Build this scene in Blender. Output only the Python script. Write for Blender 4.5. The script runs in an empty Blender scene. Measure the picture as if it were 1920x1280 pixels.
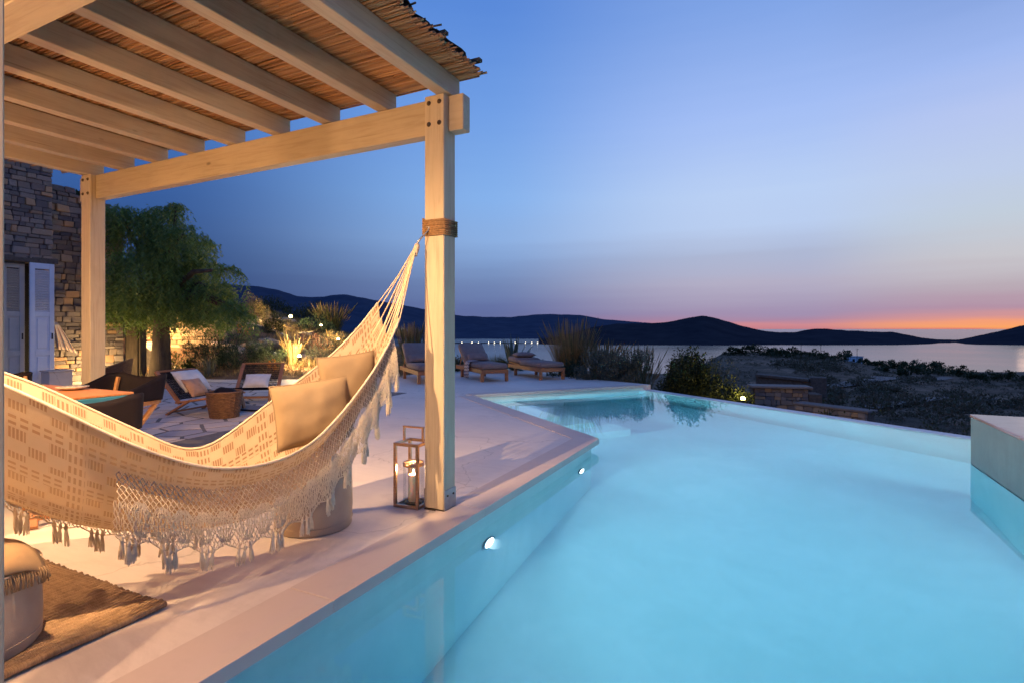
import bpy, math, random
import numpy as np
from mathutils import Vector, Matrix, noise as mnoise

random.seed(7)
S = bpy.context.scene
C = S.collection
PI = math.pi
R = math.radians

# ------------------------------------------------------------------ camera
YAW = R(26.2); FPX = 1015.0; HZ = 617.0; CAMH = 1.2
cam_data = bpy.data.cameras.new('camera')
cam = bpy.data.objects.new('camera', cam_data); C.objects.link(cam)
cam.location = (0, 0, CAMH)
cam.rotation_euler = (R(90), 0, YAW)
cam_data.sensor_width = 36.0
cam_data.lens = 36.0 * FPX / 1920.0
cam_data.shift_y = -(640 - HZ) / 1920.0
cam_data.clip_start = 0.05
cam_data.clip_end = 300000.0
cam_data.dof.use_dof = True
cam_data.dof.focus_distance = 3.2
cam_data.dof.aperture_fstop = 5.6
S.camera = cam
FW = (-math.sin(YAW), math.cos(YAW)); RT = (math.cos(YAW), math.sin(YAW))

def gp(px, py, z=0.0):
    d = (CAMH - z) * FPX / (py - HZ); l = (px - 960) / FPX * d
    return Vector((FW[0]*d + RT[0]*l, FW[1]*d + RT[1]*l, z))
def dp(px, py, d):
    l = (px - 960) / FPX * d
    return Vector((FW[0]*d + RT[0]*l, FW[1]*d + RT[1]*l, CAMH - (py - HZ) / FPX * d))

# ------------------------------------------------------------------ world: dusk sky
W = bpy.data.worlds.new('World'); S.world = W; W.use_nodes = True
wn = W.node_tree.nodes; wl = W.node_tree.links; wn.clear()
def srgb(c):
    return tuple(((v/255.0)/12.92 if v/255.0 <= .04045 else ((v/255.0+.055)/1.055)**2.4) for v in c)
def wmath(op, a, b=None, clamp=False):
    n = wn.new('ShaderNodeMath'); n.operation = op; n.use_clamp = clamp
    for i, v in enumerate((a, b)):
        if v is None: continue
        if isinstance(v, (int, float)): n.inputs[i].default_value = v
        else: wl.new(v, n.inputs[i])
    return n.outputs[0]
wtc = wn.new('ShaderNodeTexCoord')
wnm = wn.new('ShaderNodeVectorMath'); wnm.operation = 'NORMALIZE'; wl.new(wtc.outputs['Generated'], wnm.inputs[0])
wsep = wn.new('ShaderNodeSeparateXYZ'); wl.new(wnm.outputs[0], wsep.inputs[0])
elev = wmath('ARCSINE', wsep.outputs[2])
elev01 = wmath('DIVIDE', elev, PI/2, True)
# soft streaks of thin cloud near the horizon
wmap = wn.new('ShaderNodeMapping'); wmap.inputs['Scale'].default_value = (2.2, 2.2, 38.0); wl.new(wnm.outputs[0], wmap.inputs[0])
wno = wn.new('ShaderNodeTexNoise'); wno.inputs['Scale'].default_value = 1.6; wno.inputs['Detail'].default_value = 3; wl.new(wmap.outputs[0], wno.inputs[0])
streak = wmath('MULTIPLY', wmath('SUBTRACT', wno.outputs[0], .5), .014)
elev_p = wmath('SQRT', wmath('MAXIMUM', wmath('ADD', elev01, streak), 0.0), None, True)     # finer resolution near the horizon
hx = wmath('MULTIPLY', wsep.outputs[0], wsep.outputs[0]); hy = wmath('MULTIPLY', wsep.outputs[1], wsep.outputs[1])
hlen = wmath('MAXIMUM', wmath('SQRT', wmath('ADD', hx, hy)), 1e-4)
SUNB = R(50) - YAW
cosd = wmath('DIVIDE', wmath('ADD', wmath('MULTIPLY', wsep.outputs[0], math.sin(SUNB)), wmath('MULTIPLY', wsep.outputs[1], math.cos(SUNB))), hlen)
def sky_ramp(stops):
    n = wn.new('ShaderNodeValToRGB'); cr = n.color_ramp; cr.interpolation = 'EASE' if False else 'LINEAR'
    stops = sorted(stops)
    while len(cr.elements) < len(stops): cr.elements.new(.5)
    for e, (deg, col) in zip(cr.elements, stops):
        e.position = math.sqrt(max(deg, 0)/90.0); e.color = (*srgb(col), 1)
    wl.new(elev_p, n.inputs[0]); return n.outputs[0]
rampA = sky_ramp([(0, (226,128,112)), (.25, (255,168,98)), (.62, (248,160,116)), (1.05, (214,150,148)), (1.8, (180,146,166)), (3.4, (186,172,182)), (5.8, (200,198,204)), (9.2, (194,206,220)), (12.6, (190,205,234)), (17, (182,198,240)), (21, (160,185,240)), (26, (132,162,222)), (45, (100,134,200)), (90, (74,104,172))])
rampB = sky_ramp([(0, (196,124,134)), (.4, (206,138,146)), (.9, (172,136,164)), (1.6, (162,144,176)), (2.5, (168,156,184)), (4.5, (180,175,198)), (7.2, (174,184,212)), (10, (186,206,240)), (13, (186,208,244)), (20, (163,190,245)), (29, (128,164,230)), (45, (98,134,206)), (90, (72,104,172))])
rampC = sky_ramp([(0, (98,104,150)), (2.1, (98,112,162)), (4.9, (114,136,182)), (9.3, (140,175,225)), (13.6, (134,178,236)), (21.7, (114,160,230)), (31, (90,138,218)), (50, (78,118,196)), (90, (72,104,172))])
rampD = sky_ramp([(0, (44,66,114)), (3, (46,70,120)), (7, (50,80,134)), (13, (56,94,158)), (20, (68,116,190)), (30, (92,146,222)), (50, (84,126,204)), (90, (72,104,172))])
def wrange(lo, hi):
    n = wn.new('ShaderNodeMapRange'); n.interpolation_type = 'SMOOTHSTEP'
    n.inputs[1].default_value = lo; n.inputs[2].default_value = hi
    wl.new(cosd, n.inputs[0]); return n.outputs[0]
def wmix(f, a, b):
    n = wn.new('ShaderNodeMix'); n.data_type = 'RGBA'
    wl.new(f, n.inputs[0]); wl.new(a, n.inputs[6]); wl.new(b, n.inputs[7]); return n.outputs[2]
sky_c = wmix(wrange(.08, .64), rampD, rampC)
sky_c = wmix(wrange(.60, .90), sky_c, rampB)
sky_c = wmix(wrange(.925, .998), sky_c, rampA)
wbg = wn.new('ShaderNodeBackground'); wl.new(sky_c, wbg.inputs[0]); wbg.inputs[1].default_value = 1.0
# the physical twilight sky on top, sun just below the horizon
wsky = wn.new('ShaderNodeTexSky'); wsky.sky_type = 'NISHITA'; wsky.sun_disc = False
wsky.sun_elevation = R(-1.5); wsky.sun_rotation = SUNB
wbg2 = wn.new('ShaderNodeBackground'); wl.new(wsky.outputs[0], wbg2.inputs[0]); wbg2.inputs[1].default_value = 0.0015
wadd = wn.new('ShaderNodeAddShader'); wl.new(wbg.outputs[0], wadd.inputs[0]); wl.new(wbg2.outputs[0], wadd.inputs[1])
wout = wn.new('ShaderNodeOutputWorld'); wl.new(wadd.outputs[0], wout.inputs[0])

# ------------------------------------------------------------------ sun (already set: only its afterglow is left)
sd = bpy.data.lights.new('sun', 'SUN'); sd.energy = 0.06; sd.angle = R(14); sd.color = (1.0, .62, .42)
sun = bpy.data.objects.new('sun', sd); C.objects.link(sun)
sun.rotation_euler = Vector((-math.sin(SUNB)*math.cos(R(2)), -math.cos(SUNB)*math.cos(R(2)), -math.sin(R(2)))).to_track_quat('-Z', 'Y').to_euler()

# ------------------------------------------------------------------ exposure
S.view_settings.view_transform = 'Standard'; S.view_settings.look = 'None'
S.view_settings.exposure = 0.0; S.view_settings.gamma = 1.0; S.view_settings.use_curve_mapping = False
S.render.engine = 'CYCLES'
S.cycles.use_denoising = True
try:
    S.cycles.denoiser = 'OPENIMAGEDENOISE'; S.cycles.denoising_input_passes = 'RGB_ALBEDO_NORMAL'; S.cycles.denoising_prefilter = 'ACCURATE'
except Exception: pass
S.cycles.max_bounces = 7; S.cycles.diffuse_bounces = 3; S.cycles.glossy_bounces = 3
S.cycles.use_adaptive_sampling = True; S.cycles.adaptive_threshold = 0.02
S.cycles.transmission_bounces = 6; S.cycles.transparent_max_bounces = 12; S.cycles.volume_bounces = 0
S.cycles.sample_clamp_indirect = 4.0; S.cycles.caustics_reflective = False; S.cycles.caustics_refractive = True
S.cycles.blur_glossy = 0.5

# ================================================================== helpers
def bbasis(d):
    d = Vector(d).normalized()
    up = Vector((0, 0, 1)) if abs(d.z) < .95 else Vector((1, 0, 0))
    a = d.cross(up).normalized(); b = a.cross(d).normalized()
    return a, b

class MB:
    def __init__(s): s.v = []; s.f = []; s.uv = None
    def add(s, vs, fs):
        o = len(s.v); s.v.extend([tuple(p) for p in vs]); s.f.extend([tuple(i + o for i in f) for f in fs]); return s
    def box(s, c, size, rot=None, ch=0.0):
        hx, hy, hz = size[0]/2, size[1]/2, size[2]/2
        if ch <= 0:
            vs = [Vector((x*hx, y*hy, z*hz)) for z in (-1, 1) for y in (-1, 1) for x in (-1, 1)]
            fs = [(0,2,3,1), (4,5,7,6), (0,1,5,4), (2,6,7,3), (0,4,6,2), (1,3,7,5)]
        else:
            ch = min(ch, hx*.9, hy*.9, hz*.9); vs = []; idx = {}
            for sz in (-1, 1):
                for sy in (-1, 1):
                    for sx in (-1, 1):
                        for ax in range(3):
                            p = [sx*hx, sy*hy, sz*hz]; sg = (sx, sy, sz)
                            for k in range(3):
                                if k != ax: p[k] -= sg[k]*ch
                            idx[(sx, sy, sz, ax)] = len(vs); vs.append(Vector(p))
            fs = []
            for ax in range(3):
                o1, o2 = (ax+1) % 3, (ax+2) % 3
                for sg in (-1, 1):
                    q = []
                    for a, b in ((-1,-1), (1,-1), (1,1), (-1,1)):
                        k = [0,0,0]; k[ax] = sg; k[o1] = a; k[o2] = b; q.append(idx[(*k, ax)])
                    fs.append(tuple(q) if sg > 0 else tuple(q[::-1]))
            for ax in range(3):
                o1, o2 = (ax+1) % 3, (ax+2) % 3
                for a in (-1, 1):
                    for b in (-1, 1):
                        def I(t, which):
                            k = [0,0,0]; k[ax] = t; k[o1] = a; k[o2] = b; return idx[(*k, which)]
                        q = (I(-1,o1), I(1,o1), I(1,o2), I(-1,o2))
                        fs.append(q if a*b < 0 else q[::-1])
            for sx in (-1, 1):
                for sy in (-1, 1):
                    for sz in (-1, 1):
                        q = tuple(idx[(sx,sy,sz,a)] for a in range(3)); fs.append(q if sx*sy*sz > 0 else q[::-1])
        if rot is not None: vs = [rot @ p for p in vs]
        c = Vector(c); return s.add([p + c for p in vs], fs)
    def bar(s, p, q, w, h, up=(0,0,1), ch=0.0):
        p = Vector(p); q = Vector(q); d = (q - p); L = d.length; d.normalize()
        up = Vector(up)
        if abs(d.dot(up)) > .98: up = Vector((0,1,0))
        y = up.cross(d).normalized(); z = d.cross(y)
        m = Matrix((d, y, z)).transposed()
        return s.box((p+q)/2, (L, w, h), m, ch)
    def tube(s, pts, rad, n=8, cap=True):
        pts = [Vector(p) for p in pts]; k = len(pts)
        if not hasattr(rad, '__len__'): rad = [rad]*k
        o = len(s.v); a = None
        for i, p in enumerate(pts):
            d = (pts[min(i+1, k-1)] - pts[max(i-1, 0)])
            if d.length < 1e-9: d = Vector((0,0,1))
            d.normalize()
            if a is None: a, b = bbasis(d)
            else:
                a = (a - d*a.dot(d))
                if a.length < 1e-6: a, b = bbasis(d)
                a.normalize(); b = a.cross(d)
            for j in range(n):
                t = 2*PI*j/n; s.v.append(tuple(p + (a*math.cos(t) + b*math.sin(t))*rad[i]))
        for i in range(k-1):
            for j in range(n):
                j2 = (j+1) % n
                s.f.append((o+i*n+j, o+i*n+j2, o+(i+1)*n+j2, o+(i+1)*n+j))
        if cap:
            s.f.append(tuple(o+j for j in range(n))[::-1]); s.f.append(tuple(o+(k-1)*n+j for j in range(n)))
        return s
    def lathe(s, prof, c=(0,0,0), n=24, cap=True):
        o = len(s.v); k = len(prof); c = Vector(c)
        for r, z in prof:
            for j in range(n):
                t = 2*PI*j/n; s.v.append((c.x + r*math.cos(t), c.y + r*math.sin(t), c.z + z))
        for i in range(k-1):
            for j in range(n):
                j2 = (j+1) % n; s.f.append((o+i*n+j, o+i*n+j2, o+(i+1)*n+j2, o+(i+1)*n+j))
        if cap:
            s.f.append(tuple(o+j for j in range(n))[::-1]); s.f.append(tuple(o+(k-1)*n+j for j in range(n)))
        return s
    def prism(s, poly, z0, z1, inset=0.0):
        n = len(poly); o = len(s.v)
        cx = sum(p[0] for p in poly)/n; cy = sum(p[1] for p in poly)/n
        for p in poly: s.v.append((p[0], p[1], z0))
        for p in poly: s.v.append((p[0], p[1], z1 - inset))
        for i in range(n): s.f.append((o+i, o+(i+1) % n, o+n+(i+1) % n, o+n+i))
        if inset > 0:
            for p in poly:
                d = Vector((cx-p[0], cy-p[1])); L = d.length; d = d/L*min(inset*1.5, L*.5) if L > 0 else d
                s.v.append((p[0]+d.x, p[1]+d.y, z1))
            for i in range(n): s.f.append((o+n+i, o+n+(i+1) % n, o+2*n+(i+1) % n, o+2*n+i))
            s.f.append(tuple(o+2*n+i for i in range(n)))
        else: s.f.append(tuple(o+n+i for i in range(n)))
        s.f.append(tuple(o+i for i in range(n))[::-1]); return s
    def grid(s, P, closed=False):
        """P[i][j] points -> quads"""
        o = len(s.v); ni = len(P); nj = len(P[0])
        for row in P:
            for p in row: s.v.append(tuple(p))
        for i in range(ni-1):
            for j in range(nj-1 if not closed else nj):
                j2 = (j+1) % nj; s.f.append((o+i*nj+j, o+i*nj+j2, o+(i+1)*nj+j2, o+(i+1)*nj+j))
        return s
    def ell(s, c, rx, ry, rz, nu=16, nv=10, p=1.0, rot=None, nz=0.0, sc=3.0):
        c = Vector(c); P = []
        def sp(v, e): return math.copysign(abs(v)**e, v)
        for i in range(nv+1):
            t = PI*i/nv - PI/2; row = []
            for j in range(nu):
                a = 2*PI*j/nu
                q = Vector((rx*sp(math.cos(t), p)*sp(math.cos(a), p), ry*sp(math.cos(t), p)*sp(math.sin(a), p), rz*sp(math.sin(t), p)))
                if nz: q *= 1 + nz*mnoise.noise(q*sc + c)
                if rot is not None: q = rot @ q
                row.append(q + c)
            P.append(row)
        return s.grid(P, True)
    def build(s, name, mat=None, parent=None, smooth=False, world=True, sub=0, autos=None):
        me = bpy.data.meshes.new(name)
        vs = s.v
        if parent is not None and world:
            inv = wmat(parent).inverted(); vs = [inv @ Vector(p) for p in vs]
        me.from_pydata(vs, [], s.f); me.update()
        if s.uv is not None:
            ul = me.uv_layers.new(name='UVMap'); li = np.zeros(len(me.loops), dtype=np.int32); me.loops.foreach_get('vertex_index', li)
            ul.data.foreach_set('uv', np.array(s.uv, dtype=np.float32)[li].ravel())
        o = bpy.data.objects.new(name, me); C.objects.link(o)
        if mat is not None: me.materials.append(mat)
        if smooth: me.polygons.foreach_set('use_smooth', [True]*len(me.polygons))
        if parent is not None: o.parent = parent
        if sub:
            m = o.modifiers.new('sub', 'SUBSURF'); m.levels = sub; m.render_levels = sub
        return o

WM = {}
def wmat(o):
    m = Matrix.Translation(o.location) @ o.rotation_euler.to_matrix().to_4x4() @ Matrix.Diagonal((*o.scale, 1))
    return wmat(o.parent) @ m if o.parent is not None else m
def tag(o, label=None, cat=None, group=None, kind=None):
    if label: o['label'] = label
    if cat: o['category'] = cat
    if group: o['group'] = group
    if kind: o['kind'] = kind
    return o
def thing(name, label, cat, loc=(0,0,0), rotz=0.0, group=None):
    o = bpy.data.objects.new(name, None); C.objects.link(o)
    o.location = loc; o.rotation_euler = (0, 0, rotz); o.empty_display_size = .1
    return tag(o, label, cat, group)
def copy_tree(o, parent=None):
    c = o.copy(); C.objects.link(c); c.parent = parent
    for ch in list(o.children): copy_tree(ch, c)
    return c
def inst(name, me, parent, loc, rot=(0,0,0), scale=(1,1,1)):
    o = bpy.data.objects.new(name, me); C.objects.link(o); o.parent = parent
    o.location = loc; o.rotation_euler = rot; o.scale = scale; return o
def lamp(name, kind, loc, energy, color, parent=None, radius=.05, target=None, angle=None, blend=.6):
    ld = bpy.data.lights.new(name, kind); ld.energy = energy; ld.color = color
    if kind in ('POINT', 'SPOT'): ld.shadow_soft_size = radius
    if kind == 'SPOT': ld.spot_size = angle or R(120); ld.spot_blend = blend
    o = bpy.data.objects.new(name, ld); C.objects.link(o)
    loc = Vector(loc)
    q = (Vector(target) - loc).to_track_quat('-Z', 'Y') if target is not None else None
    if parent is not None:
        inv = wmat(parent).inverted(); o.parent = parent; o.location = inv @ loc
        if q: o.rotation_euler = (inv.to_quaternion() @ q).to_euler()
    else:
        o.location = loc
        if q: o.rotation_euler = q.to_euler()
    return o

# ------------------------------------------------------------------ materials
class NT:
    def __init__(s, name):
        s.m = bpy.data.materials.new(name); s.m.use_nodes = True
        s.n = s.m.node_tree.nodes; s.l = s.m.node_tree.links
        s.b = s.n.get('Principled BSDF'); s.out = s.n.get('Material Output')
    def new(s, t): return s.n.new(t)
    def put(s, sock, v):
        if hasattr(v, 'links'): s.l.new(v, sock)
        else:
            if isinstance(v, tuple) and len(v) == 3 and sock.type == 'RGBA': v = (*v, 1)
            sock.default_value = v
    def math(s, op, a, b=0.0, clamp=False):
        n = s.new('ShaderNodeMath'); n.operation = op; n.use_clamp = clamp; s.put(n.inputs[0], a); s.put(n.inputs[1], b); return n.outputs[0]
    def co(s, which='Object', scale=(1,1,1), rot=(0,0,0)):
        tc = s.new('ShaderNodeTexCoord'); mp = s.new('ShaderNodeMapping')
        mp.inputs['Scale'].default_value = scale; mp.inputs['Rotation'].default_value = rot
        s.l.new(tc.outputs[which], mp.inputs[0]); return mp.outputs[0]
    def noise(s, vec, scale, detail=4, rough=.55, dist=0.0):
        n = s.new('ShaderNodeTexNoise'); n.inputs['Scale'].default_value = scale; n.inputs['Detail'].default_value = detail
        n.inputs['Roughness'].default_value = rough; n.inputs['Distortion'].default_value = dist
        if vec is not None: s.l.new(vec, n.inputs['Vector'])
        return n.outputs[0]
    def ramp(s, f, stops, interp='LINEAR'):
        n = s.new('ShaderNodeValToRGB'); cr = n.color_ramp; cr.interpolation = interp
        while len(cr.elements) < len(stops): cr.elements.new(.5)
        for e, (p, c) in zip(cr.elements, stops): e.position = p; e.color = (*c, 1) if len(c) == 3 else c
        s.l.new(f, n.inputs[0]); return n.outputs[0]
    def mix(s, f, a, b, mode='MIX'):
        n = s.new('ShaderNodeMix'); n.data_type = 'RGBA'; n.blend_type = mode
        s.put(n.inputs[0], f); s.put(n.inputs[6], a); s.put(n.inputs[7], b); return n.outputs[2]
    def bump(s, h, strength=.3, dist=.01, normal=None):
        n = s.new('ShaderNodeBump'); n.inputs['Strength'].default_value = strength; n.inputs['Distance'].default_value = dist
        s.l.new(h, n.inputs['Height'])
        if normal is not None: s.l.new(normal, n.inputs['Normal'])
        s.l.new(n.outputs[0], s.b.inputs['Normal']); return n.outputs[0]
    def rnd(s):
        oi = s.new('ShaderNodeObjectInfo'); ge = s.new('ShaderNodeNewGeometry')
        return s.math('FRACT', s.math('ADD', oi.outputs['Random'], ge.outputs['Random Per Island']))
    def set(s, **k):
        for n, v in k.items(): s.put(s.b.inputs[n.replace('_', ' ')], v)
        return s

def simple(name, c1, c2=None, rough=.6, scale=8, stretch=(1,1,1), bump=.15, bdist=.004, bscale=None, metallic=0.0, detail=5, spec=.5, coord='Object'):
    t = NT(name); v = t.co(coord, stretch)
    c2 = c2 or tuple(x*.75 for x in c1)
    n = t.noise(v, scale, detail)
    t.set(Base_Color=t.ramp(n, [(.3, c2), (.7, c1)]), Roughness=rough, Metallic=metallic)
    t.b.inputs['Specular IOR Level'].default_value = spec
    if bump: t.bump(t.noise(v, bscale or scale*4, 4), bump, bdist)
    return t.m
def randmat(name, cols, rough=.8, scale=14, var=.35, bump=.3, bdist=.006, stretch=(1,1,1), interp='LINEAR', spec=.3, bscale=None):
    t = NT(name); r = t.rnd(); k = len(cols)
    base = t.ramp(r, [((i+.5)/k if interp == 'LINEAR' else i/k, c) for i, c in enumerate(cols)], interp)
    v = t.co('Object', stretch); n = t.noise(v, scale, 6, .65)
    g = t.math('ADD', t.math('MULTIPLY', n, 2*var), 1-var)
    mul = t.mix(1.0, base, t.ramp(g, [(0, (0,0,0)), (1, (1,1,1))]), 'MULTIPLY')
    t.set(Base_Color=mul, Roughness=rough); t.b.inputs['Specular IOR Level'].default_value = spec
    if bump: t.bump(t.noise(v, bscale or scale*2.5, 6, .65), bump, bdist)
    return t.m
def woodmat(name, light, dark, axis=0, rough=.55, scale=3.0, knots=True, bump=.12):
    t = NT(name); st = [14.0, 14.0, 14.0]; st[axis] = .9
    v = t.co('Object', tuple(st)); n1 = t.noise(v, scale, 8, .6, .6)
    v2 = t.co('Object'); n2 = t.noise(v2, 1.7, 3)
    c = t.ramp(n1, [(.25, dark), (.5, light), (.8, tuple(min(1, x*1.12) for x in light))])
    c = t.mix(t.math('MULTIPLY', n2, .5), c, tuple(x*.78 for x in light))
    if knots:
        st2 = [4.5, 4.5, 4.5]; st2[axis] = 1.9
        vo = t.new('ShaderNodeTexVoronoi'); vo.inputs['Scale'].default_value = 1.0; t.l.new(t.co('Object', tuple(st2)), vo.inputs['Vector'])
        k = t.ramp(vo.outputs['Distance'], [(.03, (1,1,1)), (.075, (0,0,0))])
        c = t.mix(t.math('MULTIPLY', k, .8), c, tuple(x*.35 for x in dark))
    st3 = [55.0, 55.0, 55.0]; st3[axis] = 1.1; n3 = t.noise(t.co('Object', tuple(st3)), 1.0, 5, .65)
    c = t.mix(t.ramp(n3, [(.60, (0,0,0)), (.70, (.55,.55,.55))]), c, tuple(x*.55 for x in dark))
    n4 = t.noise(v2, 3.5, 6, .7); c = t.mix(t.ramp(n4, [(.52, (0,0,0)), (.72, (.4,.4,.4))]), c, tuple(x*.72 for x in light))
    r = t.rnd(); c = t.mix(1.0, c, t.ramp(r, [(0, (.86,.86,.88)), (1, (1.0,1.0,1.0))]), 'MULTIPLY')
    t.set(Base_Color=c, Roughness=rough); t.bump(n1, bump, .003); return t.m
def emat(name, col, strength):
    t = NT(name); t.set(Base_Color=col, Emission_Color=col, Emission_Strength=strength); return t.m

MT = {}
MT['post'] = woodmat('whitewashed_wood_upright', (.50,.405,.29), (.37,.28,.19), 2)
MT['beamx'] = woodmat('whitewashed_wood_beam', (.48,.385,.27), (.35,.265,.175), 0)
MT['beamy'] = woodmat('whitewashed_wood_rafter', (.48,.395,.29), (.35,.275,.195), 1)
MT['teak'] = woodmat('teak', (.36,.15,.06), (.20,.075,.03), 0, .5, 3, False)
MT['teakx'] = woodmat('teak_pale', (.50,.24,.09), (.32,.14,.05), 0, .5, 3, False)
MT['metal'] = simple('galvanised_steel', (.42,.42,.44), (.30,.30,.33), .42, 20, bump=.05, metallic=.85)
MT['bolt'] = simple('rusty_bolt', (.10,.07,.05), (.05,.03,.02), .6, 60, metallic=.5)
MT['copper'] = simple('brushed_bronze', (.62,.40,.27), (.46,.28,.18), .3, 12, (1,1,8), bump=.05, metallic=.95)
MT['reed'] = randmat('reed_canes', [(.30,.15,.07), (.42,.22,.10), (.22,.10,.045), (.52,.30,.15), (.36,.18,.08)], .7, 40, .25, .2, .002, (.1,1,1))
MT['reedtop'] = simple('weathered_thatch', (.10,.08,.06), (.04,.035,.03), .9, 30, bump=.6, bdist=.02)
MT['rope'] = simple('manila_rope', (.30,.17,.08), (.17,.09,.04), .85, 60, bump=.5, bdist=.003)
MT['cord'] = simple('cotton_cord', (.66,.50,.36), (.50,.36,.25), .9, 80, bump=.4, bdist=.002)
t = NT('crochet_lace'); lc_ = t.ramp(t.noise(t.co('Object'), 60, 4), [(.3, (.74,.63,.49)), (.7, (.86,.76,.62))]); t.set(Base_Color=lc_, Roughness=.9)
tr = t.new('ShaderNodeBsdfTranslucent'); t.l.new(lc_, tr.inputs[0]); mx = t.new('ShaderNodeMixShader'); mx.inputs[0].default_value = .42
t.l.new(t.b.outputs[0], mx.inputs[1]); t.l.new(tr.outputs[0], mx.inputs[2]); t.l.new(mx.outputs[0], t.out.inputs[0]); MT['lace'] = t.m
MT['linen'] = simple('linen', (.245,.175,.105), (.20,.14,.085), .9, 6, bump=.35, bdist=.002, bscale=320)
MT['canvas'] = simple('slipcover_canvas', (.46,.36,.27), (.37,.28,.21), .9, 5, bump=.3, bdist=.002, bscale=300)
MT['greyfab'] = simple('taupe_cushion', (.22,.165,.16), (.17,.125,.125), .9, 8, bump=.25, bdist=.002, bscale=260)
MT['white_fab'] = simple('white_cotton', (.72,.68,.66), (.60,.56,.55), .9, 9, bump=.3, bdist=.004, bscale=60)
MT['tanleather'] = simple('tan_leather', (.50,.27,.15), (.36,.18,.09), .55, 12)
MT['darksling'] = simple('aubergine_leather', (.013,.009,.014), (.008,.006,.009), .75, 10, bump=.15, bscale=120, spec=.15)
MT['wicker'] = simple('wicker', (.24,.115,.05), (.10,.045,.02), .7, 25, (1,1,3), bump=.4)
MT['bluep'] = simple('blue_paint', (.03,.17,.29), (.025,.14,.24), .5, 10)
MT['orangetop'] = simple('orange_wood_top', (.50,.20,.075), (.38,.14,.05), .35, 5, (1,8,1))
MT['shut'] = simple('pale_blue_paint', (.62,.70,.86), (.55,.63,.80), .5, 6)
MT['shut_shaded'] = simple('shaded_grey_paint', (.46,.46,.46), (.40,.40,.41), .5, 6)  # shade on the set-back leaf, painted in as grey
MT['dark'] = simple('dark_void', (.015,.013,.013), (.01,.01,.01), .9, 4)
MT['black'] = simple('black_metal', (.02,.02,.022), (.012,.012,.013), .5, 10)
MT['grout'] = simple('dark_grout', (.17,.15,.15), (.10,.09,.09), .95, 12, bump=.4)
MT['mortar'] = simple('mortar', (.13,.105,.09), (.07,.055,.05), .95, 14, bump=.6, bdist=.02)
MT['stone'] = randmat('rubble_stone', [(.19,.155,.15), (.26,.215,.20), (.15,.13,.135), (.34,.26,.21), (.22,.18,.17), (.46,.29,.18), (.29,.24,.22), (.17,.145,.15), (.24,.19,.165)], .85, 9, .5, .7, .02, (1,1,1), 'CONSTANT')
MT['lstone'] = randmat('light_rubble_stone', [(.34,.25,.16), (.42,.31,.20), (.28,.20,.13), (.48,.37,.25), (.25,.18,.12)], .85, 9, .45, .7, .02, (1,1,1), 'CONSTANT')
MT['plaster'] = simple('house_plaster', (.62,.52,.42), (.54,.45,.36), .9, 3, bump=.3)
MT['bark'] = simple('bark', (.10,.075,.055), (.045,.033,.025), .9, 10, (1,1,.25), bump=.8, bdist=.02)
def leafmat(name, cols, rough=.55, trans=.25):
    t = NT(name); r = t.rnd(); k = len(cols)
    base = t.ramp(r, [((i+.5)/k, c) for i, c in enumerate(cols)])
    t.set(Base_Color=base, Roughness=rough); t.b.inputs['Specular IOR Level'].default_value = .3
    tr = t.new('ShaderNodeBsdfTranslucent'); t.l.new(base, tr.inputs[0])
    mx = t.new('ShaderNodeMixShader'); mx.inputs[0].default_value = trans
    t.l.new(t.b.outputs[0], mx.inputs[1]); t.l.new(tr.outputs[0], mx.inputs[2]); t.l.new(mx.outputs[0], t.out.inputs[0]); return t.m
MT['pepper'] = leafmat('pepper_leaf', [(.085,.15,.035), (.125,.21,.05), (.09,.16,.06), (.18,.25,.055)])
MT['rosem'] = leafmat('rosemary_leaf', [(.035,.06,.035), (.05,.085,.04), (.028,.05,.03), (.07,.10,.06)])
MT['bright'] = leafmat('bright_shrub_leaf', [(.08,.14,.015), (.11,.17,.02), (.06,.11,.015)])
MT['olive'] = leafmat('dark_shrub_leaf', [(.025,.035,.015), (.035,.05,.018), (.045,.055,.022)])
MT['silver'] = leafmat('silver_shrub_leaf', [(.10,.11,.09), (.14,.15,.12), (.07,.09,.065)])
MT['dry'] = leafmat('dry_grass_blade', [(.24,.16,.075), (.32,.22,.10), (.17,.115,.055), (.12,.12,.05)])
MT['ggrass'] = leafmat('green_grass_blade', [(.08,.10,.035), (.12,.13,.05), (.05,.07,.025), (.20,.16,.07)])
MT['agave'] = simple('agave_leaf', (.07,.11,.085), (.045,.075,.06), .5, 8, bump=.1)
MT['flower'] = leafmat('orange_flower', [(.55,.20,.03), (.60,.30,.05)])
MT['pink'] = leafmat('pink_flower', [(.26,.11,.10), (.32,.17,.13), (.16,.12,.07)])
MT['scrubl'] = leafmat('scrub_leaf', [(.065,.062,.038), (.11,.088,.062), (.14,.10,.072), (.08,.082,.045)])
MT['throw'] = simple('brown_cloth', (.22,.145,.085), (.17,.11,.065), .9, 8, bump=.4, bdist=.003, bscale=180)

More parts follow.
